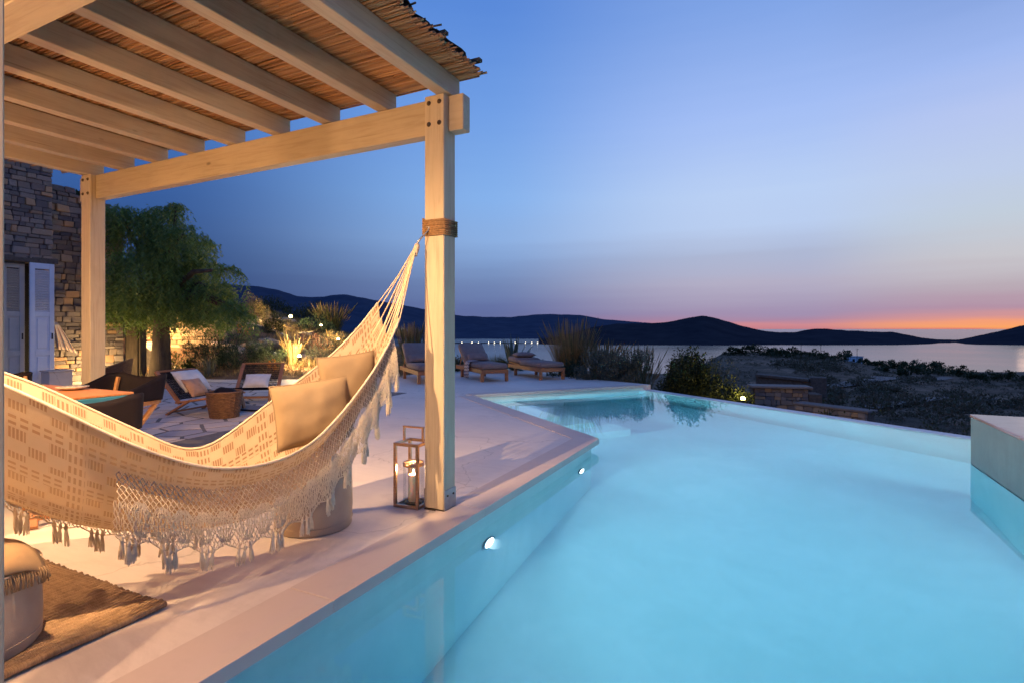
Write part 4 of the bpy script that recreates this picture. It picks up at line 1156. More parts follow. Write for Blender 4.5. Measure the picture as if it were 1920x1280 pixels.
# lantern
ln = thing('lantern', 'bronze framed candle lantern standing beside the pergola post', 'lantern', (-2.25, 3.04, 0), R(3))
hw = .098; H = .435; bw = .020
for sx in (-1, 1):
    for sy in (-1, 1): MB().box((sx*(hw-bw/2), sy*(hw-bw/2), H/2), (bw, bw, H), None, .0015).build('corner_bar', MT['copper'], ln, False, False)
for z in (.010, H-.010):
    for sx in (-1, 1):
        MB().box((sx*(hw-bw/2), 0, z), (bw*.96, 2*hw-2*bw, bw), None, .001).build('rail', MT['copper'], ln, False, False)
        MB().box((0, sx*(hw-bw/2), z), (2*hw-2*bw, bw*.96, bw), None, .001).build('rail', MT['copper'], ln, False, False)
MB().box((0,0,.008), (2*hw-2*bw-.002, 2*hw-2*bw-.002, .006)).build('floor_plate', MT['black'], ln, False, False)
for sx in (-1, 1): MB().box((sx*.075, 0, H+.045), (.012, .018, .09), None, .001).build('handle_upright', MT['copper'], ln, False, False)
MB().box((0, 0, H+.096), (.165, .024, .012), None, .002).build('handle', MT['copper'], ln, False, False)
t = NT('clear_glass'); fz = t.new('ShaderNodeFresnel'); fz.inputs[0].default_value = 1.35; tb_ = t.new('ShaderNodeBsdfTransparent'); tb_.inputs[0].default_value = (.97,.98,.98,1); gz_ = t.new('ShaderNodeBsdfGlossy'); gz_.inputs['Roughness'].default_value = .03
mx = t.new('ShaderNodeMixShader'); t.l.new(t.math('MULTIPLY', fz.outputs[0], .35), mx.inputs[0]); t.l.new(tb_.outputs[0], mx.inputs[1]); t.l.new(gz_.outputs[0], mx.inputs[2]); t.l.new(mx.outputs[0], t.out.inputs[0]); MT['glass'] = t.m
MB().lathe([(.070,.012), (.070,.285)], (0,0,0), 32, False).build('glass_cylinder', MT['glass'], ln, True, False)
MB().lathe([(.072,.268), (.072,.292), (.068,.292), (.068,.268), (.072,.268)], (0,0,0), 32, False).build('glass_rim', MT['copper'], ln, True, False)
MB().lathe([(.0,.012), (.058,.012), (.060,.02), (.045,.026), (.0,.026)], (0,0,0), 24, False).build('candle_plate', MT['black'], ln, True, False)
t = NT('wax'); t.set(Base_Color=(.86,.76,.64), Roughness=.45, Subsurface_Weight=1.0); t.b.inputs['Subsurface Radius'].default_value = (.12,.06,.03); MT['wax'] = t.m
MB().lathe([(.0,.024), (.035,.024), (.0352,.203), (.032,.207), (.012,.194), (.0,.193)], (0,0,0), 24, False).build('candle', MT['wax'], ln, True, False)
MB().tube([(0,0,.19), (.001,0,.207)], .0012, 5).build('wick', MT['black'], ln, False, False)
MT['flame'] = emat('flame', (1.0,.66,.28), 60.0)
MB().lathe([(.0,.203), (.005,.208), (.0065,.216), (.005,.226), (.002,.236), (.0,.241)], (0,0,0), 12, False).build('flame', MT['flame'], ln, True, False)
lamp('candle_light', 'POINT', (-2.25, 3.04, .232), 7.0, (1.0,.60,.25), ln, .012)

# ================================================================== DINING SET
tb = thing('dining_table', 'orange wooden dining table with bright blue edge and legs', 'table', (-5.1, 1.75, 0))
MB().box((-5.1, 1.74, .742), (1.86, 1.12, .016), None, .003).build('table_top', MT['orangetop'], tb)
MB().box((-5.1, 1.74, .716), (1.90, 1.16, .034), None, .004).build('edge_frame', MT['bluep'], tb)
for sx in (-1, 1):
    for sy in (-1, 1): MB().box((-5.1 + sx*.86, 1.74 + sy*.50, .35), (.08,.08,.70), None, .004).build('leg', MT['bluep'], tb)
for sy in (-1, 1): MB().box((-5.1, 1.74+sy*.50, .655), (1.64,.03,.08)).build('apron', MT['bluep'], tb)
def plate(p, r, label, mat, food=None):
    th = thing('plate', label, 'plate', p)
    MB().lathe([(.0,.004), (r*.55,.002), (r*.6,.006), (r,.022), (r*1.0,.026), (r*.6,.011), (.0,.009)], (0,0,0), 28, False).build('dish', mat, th, True, False)
    return th
MT['ceram'] = simple('speckled_ceramic', (.66,.60,.50), (.30,.24,.18), .4, 40)
MT['gplate'] = simple('green_glaze', (.42,.55,.06), (.34,.46,.05), .3, 10)
pz = gp(136, 730, .75); plate((pz.x, pz.y, .75), .10, 'speckled ceramic plate on the orange table', MT['ceram'])
pz = gp(40, 729, .75); plate((max(pz.x, -5.95), pz.y, .75), .13, 'lime green plate at the left end of the orange table', MT['gplate'])

def director_chair(name, label, loc, rz, dark=False):
    th = thing(name, label, 'chair', loc, rz, 'folding chairs around the dining table')
    # local: seat faces -Y, back at +Y
    for sx in (-1, 1):
        x = sx*.26
        MB().bar((x, -.24, .012), (x, .22, .50), .028, .045, (1,0,0), .004).build('leg', MT['teakx'], th, False, False)
        MB().bar((x - sx*.03, .26, .012), (x - sx*.03, -.22, .46), .028, .045, (1,0,0), .004).build('leg', MT['teak'], th, False, False)
        MB().bar((x, -.25, .49), (x, .27, .53), .034, .045, (1,0,0), .005).build('side_rail', MT['teakx'], th, False, False)
        MB().bar((x, .235, .50), (x*1.02, .295, .74), .030, .030, (1,0,0), .004).build('back_post', MT['teakx'], th, False, False)
    MB().bar((-.26, -.20, .06), (.26, -.20, .06), .02, .03).build('stretcher', MT['teak'], th, False, False)
    MB().bar((-.26, .22, .06), (.26, .22, .06), .02, .03).build('stretcher', MT['teak'], th, False, False)
    m = MB(); P = []
    for i in range(13):
        x = -.25 + .5*i/12; P.append([(x, -.24 + .48*j/8, .475 - .03*(1-(x/.25)**2)) for j in range(9)])
    m.grid(P); o = m.build('seat', MT['tanleather'], th, True, False); o.modifiers.new('t', 'SOLIDIFY').thickness = .006
    # wrap-round sling: arms and back in one band on a squared U
    path = []
    for f_ in np.linspace(0, 1, 12): path.append((.31, -.16 + .36*f_, 0))
    for a in np.linspace(0, PI/2, 6)[1:]: path.append((.23 + .08*math.cos(a), .20 + .09*math.sin(a), 1))
    for f_ in np.linspace(0, 1, 14)[1:-1]: path.append((.23 - .46*f_, .29 + .02*math.sin(PI*f_), 2))
    for a in np.linspace(PI/2, PI, 6)[:-1]: path.append((-.23 + .08*math.cos(a), .20 + .09*math.sin(a), 1))
    for f_ in np.linspace(1, 0, 12): path.append((-.31, -.16 + .36*f_, 0))
    P = []
    for (x, y, k_) in path:
        if k_ == 0: hi = .65 + .125*((y+.16)/.36)**1.5
        elif k_ == 1: hi = .778
        else: hi = .775 - .035*(1-(x/.23)**2)
        lo = .545 - (.03*(1-(x/.23)**2) if k_ == 2 else 0)
        P.append([(x*(1+.02*k), y + .05*k*max(0, y)/.3, lo + (hi-lo)*k) for k in np.linspace(0, 1, 8)])
    m = MB(); m.grid(P); o = m.build('sling', MT['darksling'], th, True, False); o.modifiers.new('t', 'SOLIDIFY').thickness = .010
    MB().tube([(p[-1][0], p[-1][1], p[-1][2]) for p in P], .005, 6).build('sling_edge', MT['darksling'], th, True, False)
    return th
director_chair('folding_chair', 'dark leather folding chair at the near end of the table, back to the viewer', (-4.15, 1.95, 0), R(-112))
director_chair('folding_chair', 'dark leather folding chair beyond the table, showing its crossed wooden legs', (-5.44, 2.80, 0), R(12))
director_chair('folding_chair', 'dark folding chair at the far left end of the table', (-6.55, 2.30, 0), R(60))

# ================================================================== LOW LOUNGE CHAIRS, BASKETS
def armless(name, label, loc, rz, woven, cush):
    th = thing(name, label, 'chair', loc, rz); th.scale = (1.05, 1.05, .76)
    # local: faces -Y
    for sx in (-1, 1):
        x = sx*.31
        MB().bar((x, .33, .012), (x, -.05, .30), .032, .055, (1,0,0), .005).build('leg', MT['teak'], th, False, False)
        MB().bar((x, -.36, .012), (x, -.30, .34), .032, .050, (1,0,0), .005).build('leg', MT['teak'], th, False, False)
        MB().bar((x, -.36, .35), (x, .18, .24), .034, .055, (1,0,0), .005).build('side_rail', MT['teak'], th, False, False)
        MB().bar((x, .12, .22), (x, .50, .80), .034, .055, (1,0,0), .005).build('back_post', MT['teak'], th, False, False)
    MB().bar((-.31, .27, .06), (.31, .27, .06), .025, .03).build('stretcher', MT['teak'], th, False, False)
    MB().bar((-.31, -.34, .14), (.31, -.34, .14), .02, .03).build('stretcher', MT['teak'], th, False, False)
    MB().bar((-.31, .495, .79), (.31, .495, .79), .028, .04).build('top_rail', MT['teak'], th, False, False)
    m = MB()
    for k in range(30):
        x = -.285 + .57*k/29; m.tube([(x, -.35, .355), (x, -.1, .275), (x, .13, .235)], .0062, 5)
    for k in range(30):
        x = -.285 + .57*k/29; m.tube([(x, .16, .29), (x, .32, .52), (x, .485, .78)], .0062, 5)
    for k in range(12):
        f_ = k/11; m.tube([(-.29, .17+.31*f_, .30+.47*f_), (.29, .17+.31*f_, .30+.47*f_)], .005, 4)
        m.tube([(-.29, -.34+.46*f_, .352-.115*f_), (.29, -.34+.46*f_, .352-.115*f_)], .005, 4)
    tag(m.build('woven_cord', MT['darksling'] if woven else MT['tanleather'], th, True, False), kind='stuff')
    return th
lc = gp(386, 773); armless('lounge_chair', 'low wooden lounge chair with white cushion, seen from the side', (lc.x, lc.y, 0), R(104), True, True)
rc = gp(478, 752); armless('lounge_chair', 'low wooden lounge chair with dark woven back, facing the viewer', (rc.x, rc.y, 0), R(36), True, False)
cr, sr = math.cos(R(62)), math.sin(R(62))
def loc2(x, y, z, base=lc, a=R(104)): return Vector((base.x + x*math.cos(a) - y*math.sin(a), base.y + x*math.sin(a) + y*math.cos(a), z))
pillow(loc2(0, .24, .46), loc2(1,0,0)-loc2(0,0,0), loc2(0,.5,.55)-loc2(0,0,0), .48, .38, .18, MT['white_fab'], 'cushion', 'plump white cushion on the low lounge chair')
pillow(loc2(-.12, .06, .38), loc2(1,0,0)-loc2(0,0,0), loc2(0,.45,.55)-loc2(0,0,0), .32, .30, .12, MT['tanleather'], 'cushion', 'tan leather cushion leaning on the white cushion')
q = gp(486, 728, .42); pillow((rc.x-.10, rc.y+.12, .33), (.81,.59,0), (-.4,.5,.6), .40, .30, .14, MT['white_fab'], 'cushion', 'white cushion lying on the dark woven lounge chair')
def basket(loc, r, h, label, slant=0.0, tilt=0.0, contents=False, nrow=17):
    th = thing('basket', label, 'basket', loc)
    m = MB(); N = 30
    for k in range(nrow):
        f_ = k/(nrow-1); rr = r*(.80 + .22*f_ - .05*math.sin(PI*f_)*0); z = h*f_
        pts = []
        for j in range(N+1):
            a = 2*PI*j/N; zz = z*(1 + slant*math.cos(a-1.0)); ww = .006*(1 if (j+k) % 2 else -1); pts.append(((rr+ww)*math.cos(a), (rr+ww)*math.sin(a), zz + .01))
        m.tube(pts, h/nrow*.55, 5, False)
    m.build('weave', MT['wicker'], th, True, False)
    m = MB()
    for j in range(20):
        a = 2*PI*j/20; m.tube([(r*.80*math.cos(a), r*.80*math.sin(a), 0.006), (r*1.03*math.cos(a), r*1.03*math.sin(a), h*(1+slant*math.cos(a-1.0))+.015)], .007, 5)
    m.build('stake', MT['wicker'], th, True, False)
    MB().tube([(r*1.03*math.cos(a), r*1.03*math.sin(a), h*(1+slant*math.cos(a-1.0))+.012) for a in np.linspace(0, 2*PI, 33)], .016, 7, False).build('rim', MT['wicker'], th, True, False)
    MB().lathe([(.0,.02), (r*.78,.02), (r*.95,h*.8), (.0,h*.8)], (0,0,0), 20, False).build('lining', MT['dark'], th, True, False)
    return th
bk = gp(421, 782); basket((bk.x, bk.y, 0.008), .215, .33, 'square-sided wicker basket beside the low lounge chairs')
th = thing('blanket', 'dark folded blanket heaped in the wicker basket', 'blanket', (bk.x, bk.y, .32)); MB().ell((bk.x, bk.y, .32), .16, .15, .09, 18, 12, 1.0, None, .35, 9).build('cloth', MT['darksling'], th, True)
wk = gp(216, 724); basket((wk.x, wk.y, 0.0), .30, .44, 'large slanted wicker tub by the stone wall under the tree', .28, 0, False, 20)
mt = gp(474, 767); th = thing('floor_mat', 'dark flat mat in front of the woven lounge chair', 'mat', (mt.x, mt.y, .018), R(8)); MB().box((0,0,.006), (.62,.42,.012), None, .003).build('mat', MT['darksling'], th, False, False)
MB().box((0,0,.013), (.56,.36,.006), None, .002).build('weave_panel', MT['greyfab'], th, False, False)

# ================================================================== SUN LOUNGERS
ux = Vector((-.759, .651, 0)); LA = math.atan2(ux.y, ux.x)
def lounger(loc, label, back):
    th = thing('sun_lounger', label, 'sun lounger', loc, LA, 'sun loungers behind the pool')
    L, Wd = 1.98, .66
    for s in (-1, 1): MB().box((L/2, s*(Wd/2-.025), .235), (L, .05, .095), None, .005).build('side_rail', MT['teak'], th, False, False)
    for x in (.025, L-.025): MB().box((x, 0, .235), (.05, Wd-.102, .09), None, .004).build('end_rail', MT['teak'], th, False, False)
    for x in (.05, L-.45):
        for s in (-1, 1): MB().box((x, s*(Wd/2-.03), .095), (.075,.065,.19), None, .005).build('leg', MT['teak'], th, False, False)
    for k in range(8): MB().box((.12+.15*k, 0, .262), (.10, Wd-.11, .02), None, .002).build('slat', MT['teak'], th, False, False)
    hx = 1.28; m = MB()
    mt_ = MB().box((hx/2, 0, .345), (hx-.02, Wd-.02, .13), None, .035).build('mattress', MT['greyfab'], th, True, False)
    a = R(back); d = Vector((math.cos(a), 0, math.sin(a))); up = Vector((-math.sin(a), 0, math.cos(a)))
    c0 = Vector((hx, 0, .29)); Lb = .72
    MB().bar(c0 + d*.0 + up*.0, c0 + d*Lb, Wd-.06, .03, up, .003).build('back_frame', MT['teak'], th, False, False)
    MB().bar(c0 + d*.02 + up*.085, c0 + d*(Lb+.02) + up*.085, Wd-.02, .13, up, .035).build('back_mattress', MT['greyfab'], th, True, False)
    if back > 10:
        for s in (-1, 1): MB().bar(c0 + d*.45 + Vector((0, s*.25, 0)), Vector((hx+.62, s*.25, .25)), .02, .03).build('prop', MT['teak'], th, False, False)
    return th, c0, d, up
def l2w(loc, v): return Vector((loc[0] + v.x*math.cos(LA) - v.y*math.sin(LA), loc[1] + v.x*math.sin(LA) + v.y*math.cos(LA), loc[2] + v.z))
LL = [((-6.85, 9.96, 0), 'teak sun lounger with raised back, half hidden by the pergola post', 40), ((-5.83, 10.98, 0), 'teak sun lounger with raised back and a towel over its side', 38), ((-4.82, 12.0, 0), 'teak sun lounger lying flat, nearest the infinity edge', 3)]
lat = Vector((-ux.y, ux.x, 0))
for loc, lab, bk_ in LL:
    th, c0, d, up = lounger(loc, lab, bk_)
    dw = l2w((0,0,0), d)
    if bk_ > 10:
        pillow(l2w(loc, c0 + d*.10 + up*.215 + Vector((-.03,0,-.01))), lat, l2w((0,0,0), d), .56, .24, .13, MT['greyfab'], 'cushion', 'taupe head cushion on the ' + ('lounger behind the post' if loc[0] < -6.5 else 'lounger with the towel'))
    else:
        pillow(l2w(loc, Vector((1.68, 0, .52))), lat, ux, .56, .40, .16, MT['tanleather'] if False else MT['greyfab'], 'cushion', 'taupe cushion on the flat sun lounger')
# towel
t = NT('chevron_towel'); sp = t.new('ShaderNodeSeparateXYZ'); t.l.new(t.co('Object'), sp.inputs[0])
zz = t.math('ABSOLUTE', t.math('SUBTRACT', t.math('FRACT', t.math('MULTIPLY', sp.outputs[0], 9.0)), .5))
st = t.math('FRACT', t.math('ADD', t.math('MULTIPLY', sp.outputs[2], 13.0), t.math('MULTIPLY', zz, 1.2)))
t.set(Base_Color=t.ramp(st, [(0, (.55,.48,.46)), (.5, (.15,.12,.15))], 'CONSTANT'), Roughness=.95); t.bump(t.noise(t.co('Object'), 90, 3), .5, .004)
lo = LL[1][0]; th = thing('towel', 'chevron patterned towel hanging over the side of a lounger', 'towel', l2w(lo, Vector((.95, .34, .0))), LA)
m = MB(); P = []
for i in range(15):
    x = -.15 + .30*i/14; row = []
    for (yy, z) in ((-.25,.425), (-.10,.428), (-.02,.425), (.012,.40), (.022,.33), (.028,.22), (.035,.12), (.04,.03)):
        row.append((x*(1 + .25*max(0, .4-z)), yy + .012*math.sin(i*1.1)*(z < .4), z))
    P.append(row)
m.grid(P); o = m.build('cloth', t.m, th, True, False); o.modifiers.new('t', 'SOLIDIFY').thickness = .012
# dark glasses case on the first lounger
th = thing('sunglasses', 'pair of dark sunglasses on the lounger behind the post', 'sunglasses', l2w(LL[0][0], Vector((.9, -.05, .412))), LA)
for s in (-1, 1): MB().ell((0, s*.035, .022), .006, .03, .022, 10, 8).build('lens', MT['black'], th, True, False)
for s in (-1, 1): MB().bar((0, s*.066, .03), (.12, s*.06, .012), .004, .006).build('temple', MT['black'], th, False, False)

# ================================================================== PLANTS
def quads(name, cen, dr, ln, wd, mat, parent, seed=0):
    """many leaf faces: cen (N,3) world, dr (N,3) unit direction"""
    rg_ = np.random.default_rng(seed); N = len(cen)
    up = rg_.normal(size=(N,3)); sd_ = np.cross(dr, up); sd_ /= np.linalg.norm(sd_, axis=1, keepdims=True) + 1e-9
    ln = np.asarray(ln).reshape(-1,1)*np.ones((N,1)); wd = np.asarray(wd).reshape(-1,1)*np.ones((N,1))
    a = cen; b = cen + dr*ln*.5 + sd_*wd*.5; c = cen + dr*ln; d = cen + dr*ln*.5 - sd_*wd*.5
    V = np.stack([a,b,c,d], 1).reshape(-1,3)
    if parent is not None:
        M = np.array(wmat(parent).inverted()); V = V @ M[:3,:3].T + M[:3,3]
    me = bpy.data.meshes.new(name); me.vertices.add(4*N); me.vertices.foreach_set('co', V.astype(np.float32).ravel())
    me.loops.add(4*N); me.loops.foreach_set('vertex_index', np.arange(4*N, dtype=np.int32))
    me.polygons.add(N); me.polygons.foreach_set('loop_start', np.arange(0, 4*N, 4, dtype=np.int32)); me.update(calc_edges=True)
    me.materials.append(mat); o = bpy.data.objects.new(name, me); C.objects.link(o)
    if parent is not None: o.parent = parent
    return o
def unit(v): return v/(np.linalg.norm(v, axis=-1, keepdims=True)+1e-9)
def shrub(name, label, base, rx, ry, rz, n, leaf, mat, seed, upness=.5, cat='shrub', group=None, clumps=None, zc=None, stems=True):
    rg_ = np.random.default_rng(seed); th = thing(name, label, cat, base, 0, group)
    base = np.array(base); cl = clumps or max(8, int(26*rx))
    cc = unit(rg_.normal(size=(cl,3))); cc[:,2] = np.abs(cc[:,2])*1.1 - .15
    cc = cc*rg_.uniform(.35,.95,(cl,1)); cr_ = rg_.uniform(.16,.40,(cl,1))
    k = rg_.integers(0, cl, n); p = cc[k] + unit(rg_.normal(size=(n,3)))*cr_[k]*rg_.uniform(.3,1,(n,1))**.5
    zoff = rz*.15 if zc is None else zc
    cen = base + p*np.array([rx,ry,rz]) + np.array([0,0,zoff]); cen[:,2] = np.maximum(cen[:,2], base[2]+.01)
    dr = unit(unit(p)*.6 + rg_.normal(size=(n,3))*.6 + np.array([0,0,upness]))
    quads('foliage', cen, dr, rg_.uniform(.7,1.3,n)*leaf[0], rg_.uniform(.7,1.3,n)*leaf[1], mat, th, seed)
    if stems:
        m = MB()
        for i in range(9):
            q = base + cc[i % cl]*np.array([rx,ry,rz])*.8 + np.array([0,0,zoff]); m.tube([tuple(base), tuple((base+q)/2 + rg_.normal(size=3)*.05*rx), tuple(q)], [.016,.011,.005], 5)
        m.build('stem', MT['bark'], th, True)
    return th
def tuft(name, label, base, h, spread, n, mat, seed, wid=.008, bend=.5, cat='grass', group=None, plume=None):
    rr = random.Random(seed); th = thing(name, label, cat, base, 0, group); base = Vector(base); m = MB()
    pm = MB()
    for i in range(n):
        a = rr.uniform(0, 2*PI); r0 = spread*.35*math.sqrt(rr.random()); L = h*rr.uniform(.55, 1.08); t0 = rr.uniform(.02, .55)**1.2*spread/h*1.1
        d = Vector((math.cos(a), math.sin(a), 0)); p0 = base + d*r0; w = wid*rr.uniform(.6, 1.3)
        sd_ = Vector((-d.y, d.x, 0)).lerp(d, rr.uniform(-.5,.5)).normalized()*w
        pts = []
        for k in range(4):
            f_ = k/3; pts.append(p0 + d*(L*t0*f_ + L*bend*t0*f_*f_) + Vector((0,0,L*f_*(1-.22*bend*f_*t0*2))))
        o = len(m.v)
        for k in range(3): m.v.append(tuple(pts[k] - sd_*(1-k*.28))); m.v.append(tuple(pts[k] + sd_*(1-k*.28)))
        m.v.append(tuple(pts[3])); m.f += [(o,o+1,o+3,o+2), (o+2,o+3,o+5,o+4), (o+4,o+5,o+6)]
        if plume and rr.random() < plume:
            q = pts[3]; pm.tube([q - (pts[3]-pts[2])*.6, q, q + (pts[3]-pts[2])*.5], [.004, wid*1.6, .002], 4)
    m.build('blades', mat, th)
    if pm.v: pm.build('plume', MT['dry'], th)
    return th

# --- pepper tree
TD = 13.3
tbp = dp(300, HZ, TD); tr = thing('pepper_tree', 'large weeping pepper tree beside the stone wall', 'tree', (tbp.x, tbp.y, 0))
m = MB(); top = Vector((tbp.x, tbp.y, 2.0)) + Vector((.1,.1,0))
m.tube([(tbp.x, tbp.y, -.1), (tbp.x+.05, tbp.y, .7), (tbp.x-.02, tbp.y+.05, 1.4), tuple(top)], [.26,.20,.17,.15], 10)
lobes = [(262,425,.85,.95), (225,400,.55,.5), (300,402,.62,.55), (345,438,.62,.6), (322,470,1.05,1.0), (268,500,1.05,1.2), (372,500,.72,.75), (352,548,1.05,.9), (404,545,.62,.6), (436,575,.42,.45), (262,575,1.0,.7), (395,592,.7,.5), (388,455,.26,.3), (425,505,.30,.32), (455,590,.25,.3), (330,388,.25,.3), (240,545,.85,.9), (310,570,.9,.6)]
LC = []
for i, (px, py, r_, rz_) in enumerate(lobes):
    q = dp(px, py, TD + (random.uniform(-.9, .9) if px > 260 else random.uniform(-.9, -.3))); r_ *= .88; rz_ *= .88; LC.append((q, r_, rz_))
    mid = top.lerp(q, .5) + Vector((random.uniform(-.2,.2), random.uniform(-.2,.2), .25)); m.tube([tuple(top), tuple(mid), tuple(q)], [.10,.06,.02], 6)
m.build('trunk', MT['bark'], tr, True)
rg_ = np.random.default_rng(5); cen = []; drs = []; lns = []
for (q, r_, rz_) in LC:
    ns = int(300*r_*r_) + 34
    for s in range(ns):
        v = unit(rg_.normal(size=3)); v[2] = abs(v[2])*.9 - .25
        st = np.array(q) + v*np.array([r_, r_, rz_])*rg_.uniform(.45,1.0)*.86
        out = np.array([v[0], v[1], 0])*rg_.uniform(.05,.30); L = rg_.uniform(.35,1.05)*min(1.0, .5+.5*r_); nl = int(L*30)
        f_ = np.linspace(0, 1, nl)[:,None]
        path = st + out*np.sqrt(f_)*1.0 + np.array([0,0,-1.0])*L*f_ + np.array([0,0,.12])*np.sin(f_*PI)
        sd_ = unit(rg_.normal(size=(nl,3))*np.array([1,1,.25])); d = unit(sd_*.75 + np.array([0,0,-.65]))
        cen.append(path); drs.append(d); lns.append(np.full(nl, rg_.uniform(.09,.15)))
cen = np.concatenate(cen); drs = np.concatenate(drs); lns = np.concatenate(lns); kp = cen[:,2] > 1.22 + .28*np.sin(cen[:,0]*5)*np.cos(cen[:,1]*4.0); cen = cen[kp]; drs = drs[kp]; lns = lns[kp]
quads('crown', cen, drs, lns, .024, MT['pepper'], tr, 3)

# --- shrub on top of the garden wall
q = dp(128, 372, 13.1); shrub('wall_shrub', 'dark straggling shrub growing on top of the stone wall', (q.x, q.y, q.z-.25), .55, .7, .55, 900, (.09,.04), MT['olive'], 12, .7)
m = dp(120, 328, 13.1)

# --- planting behind the terrace, left to right
def onground(px, d, dz=0.0):
    q = dp(px, HZ, d); return (q.x, q.y, ground_z(q.x, q.y)+dz)
shrub('rosemary', 'bright yellow-green rounded shrub lit from behind, left of the lounge chairs', onground(335, 13.9), .55, .5, .72, 2600, (.055,.016), MT['bright'], 21, .7)
shrub('rosemary', 'tall grey-green rosemary bush behind the white-cushioned chair', onground(392, 14.0), .72, .6, .98, 4200, (.075,.014), MT['rosem'], 22, 1.0)
shrub('rosemary', 'dark rosemary bush behind the woven chair, right of the tall one', onground(446, 14.3), .70, .6, .80, 3600, (.07,.014), MT['rosem'], 23, .9)
shrub('rosemary', 'low grey-green shrub beside the bright spiky grass', onground(503, 14.6), .62, .55, .62, 2800, (.07,.014), MT['rosem'], 24, .7)
shrub('rosemary', 'blue-grey shrub behind the hammock, right of the spiky grass', onground(620, 15.5), .95, .7, .82, 3600, (.07,.016), MT['silver'], 25, .8)
shrub('rosemary', 'low shrub behind the upper part of the hammock', onground(690, 15.2), .8, .7, .75, 2600, (.07,.016), MT['rosem'], 26, .8)
tuft('spiky_grass', 'tall spiky grass lit golden by a garden light', onground(549, 14.9), .80, .40, 220, MT['dry'], 31, .012, .6, 'grass', None, .2)
tuft('spiky_grass', 'pale upright succulent stems in front of the rosemary', onground(393, 13.3), .55, .28, 40, MT['silver'], 32, .016, .4)
shrub('flowers', 'low pinkish flowering plant on the slope above the grass light', onground(560, 17.2), .75, .5, .42, 1000, (.05,.03), MT['pink'], 33, .5, 'flowers')
shrub('flowers', 'second pinkish flowering plant beside the dry bush', onground(598, 18.0), .65, .5, .45, 900, (.05,.03), MT['pink'], 34, .5, 'flowers')
shrub('flowers', 'small orange flowers beside the woven lounge chair', onground(514, 13.6), .16, .14, .42, 130, (.05,.04), MT['flower'], 35, .6, 'flowers')
shrub('flowers', 'orange flowering plant at the foot of the tree', onground(454, 17.8), .30, .3, .5, 260, (.05,.04), MT['flower'], 36, .6, 'flowers')
shrub('bush', 'rounded tan bush high on the garden slope', onground(474, 20.5), .70, .6, .95, 2400, (.08,.016), MT['dry'], 37, .8)
shrub('bush', 'olive bush in the middle of the garden slope', onground(512, 18.8), .55, .5, .85, 1900, (.07,.02), MT['olive'], 38, .8)
shrub('bush', 'broad dark bush on the crest of the garden slope', onground(577, 25.5), 1.35, 1.0, 1.05, 3600, (.10,.025), MT['olive'], 39, .6)
shrub('bush', 'dark bush on the crest beside the tree', onground(505, 27), 1.2, .9, .8, 2600, (.10,.03), MT['olive'], 40, .6)
shrub('bush', 'bushy green plant behind the upper garden light', onground(590, 21.5), 1.0, .6, .62, 2200, (.09,.02), MT['rosem'], 41, .9)
tuft('pampas', 'tall feathery grass clump on the crest of the garden', onground(622, 22.5), 1.15, .85, 520, MT['ggrass'], 42, .014, .5, 'grass', None, .3)
tuft('pampas', 'small upright cactus-like grass on the crest', onground(489, 23.5), .75, .3, 60, MT['ggrass'], 43, .02, .3)
# dry lit ball bush
db = onground(622, 18.6); th = thing('dry_bush', 'round leafless bush lit brightly from below', 'bush', db); m = MB(); rr = random.Random(9)
for i in range(230):
    v = Vector((rr.gauss(0,1), rr.gauss(0,1), abs(rr.gauss(0,1))*.9+.15)).normalized(); L = rr.uniform(.35,.66)
    b = Vector(db); p1 = b + v*L*.5 + Vector((rr.uniform(-.04,.04), rr.uniform(-.04,.04), .03)); p2 = b + v*L
    m.tube([b, p1, p2], [.006,.005,.003], 4)
    for _ in range(2): m.tube([p1, p1 + (v + Vector((rr.uniform(-.6,.6), rr.uniform(-.6,.6), rr.uniform(-.3,.6)))).normalized()*L*.45], [.004,.002], 4)
m.build('twigs', MT['dry'], th)
# tall grasses beyond the loungers
tuft('pampas', 'tall tawny reed grass seen between the hammock and the post', onground(772, 15.4), 1.15, .55, 420, MT['ggrass'], 44, .012, .25, 'grass', None, .35)
shrub('shrub', 'soft grey-green shrub below the reed grass by the post', onground(776, 14.9), .75, .6, .62, 2200, (.07,.014), MT['silver'], 45, .9)
shrub('shrub', 'small green shrub just right of the post behind the loungers', onground(850, 15.6), .55, .5, .55, 1800, (.07,.02), MT['olive'], 46, .9)
tuft('grass_clump', 'low grass clump between the two uncovered loungers', onground(936, 15.2), .62, .55, 520, MT['ggrass'], 47, .009, .7)
tuft('grass_clump', 'low grass clump left of the agave', onground(905, 15.6), .55, .5, 360, MT['ggrass'], 48, .009, .7)
# agave
ab = onground(962, 16.0); th = thing('agave', 'large agave with long curved leaves behind the flat lounger', 'agave', ab); rr = random.Random(3)
for i in range(24):
    a = i*2.399 + rr.uniform(-.2,.2); el = R(rr.uniform(18, 82)); L = rr.uniform(.75, 1.15); d = Vector((math.cos(a), math.sin(a), 0)); m = MB(); P = []
    droop = rr.uniform(.05,.55)*(1-el/R(90)) + (.7 if i in (5, 11) else 0)
    sd_ = Vector((-d.y, d.x, 0))
    for k in range(9):
        f_ = k/8; c_ = Vector(ab) + Vector((0,0,.15)) + d*(math.cos(el)*L*f_ + .05) + Vector((0,0,math.sin(el)*L*f_ - droop*L*f_*f_)); w = .062*(math.sin(PI*min(1, f_*.75+.22))**.8)*(1-f_**4)+.002
        P.append([c_ - sd_*w, c_ - sd_*w*.5 - Vector((0,0,.014)), c_ - Vector((0,0,.020)), c_ + sd_*w*.5 - Vector((0,0,.014)), c_ + sd_*w])
    m.grid(P); o = m.build('leaf', MT['agave'], th, True); o.modifiers.new('t', 'SOLIDIFY').thickness = .010
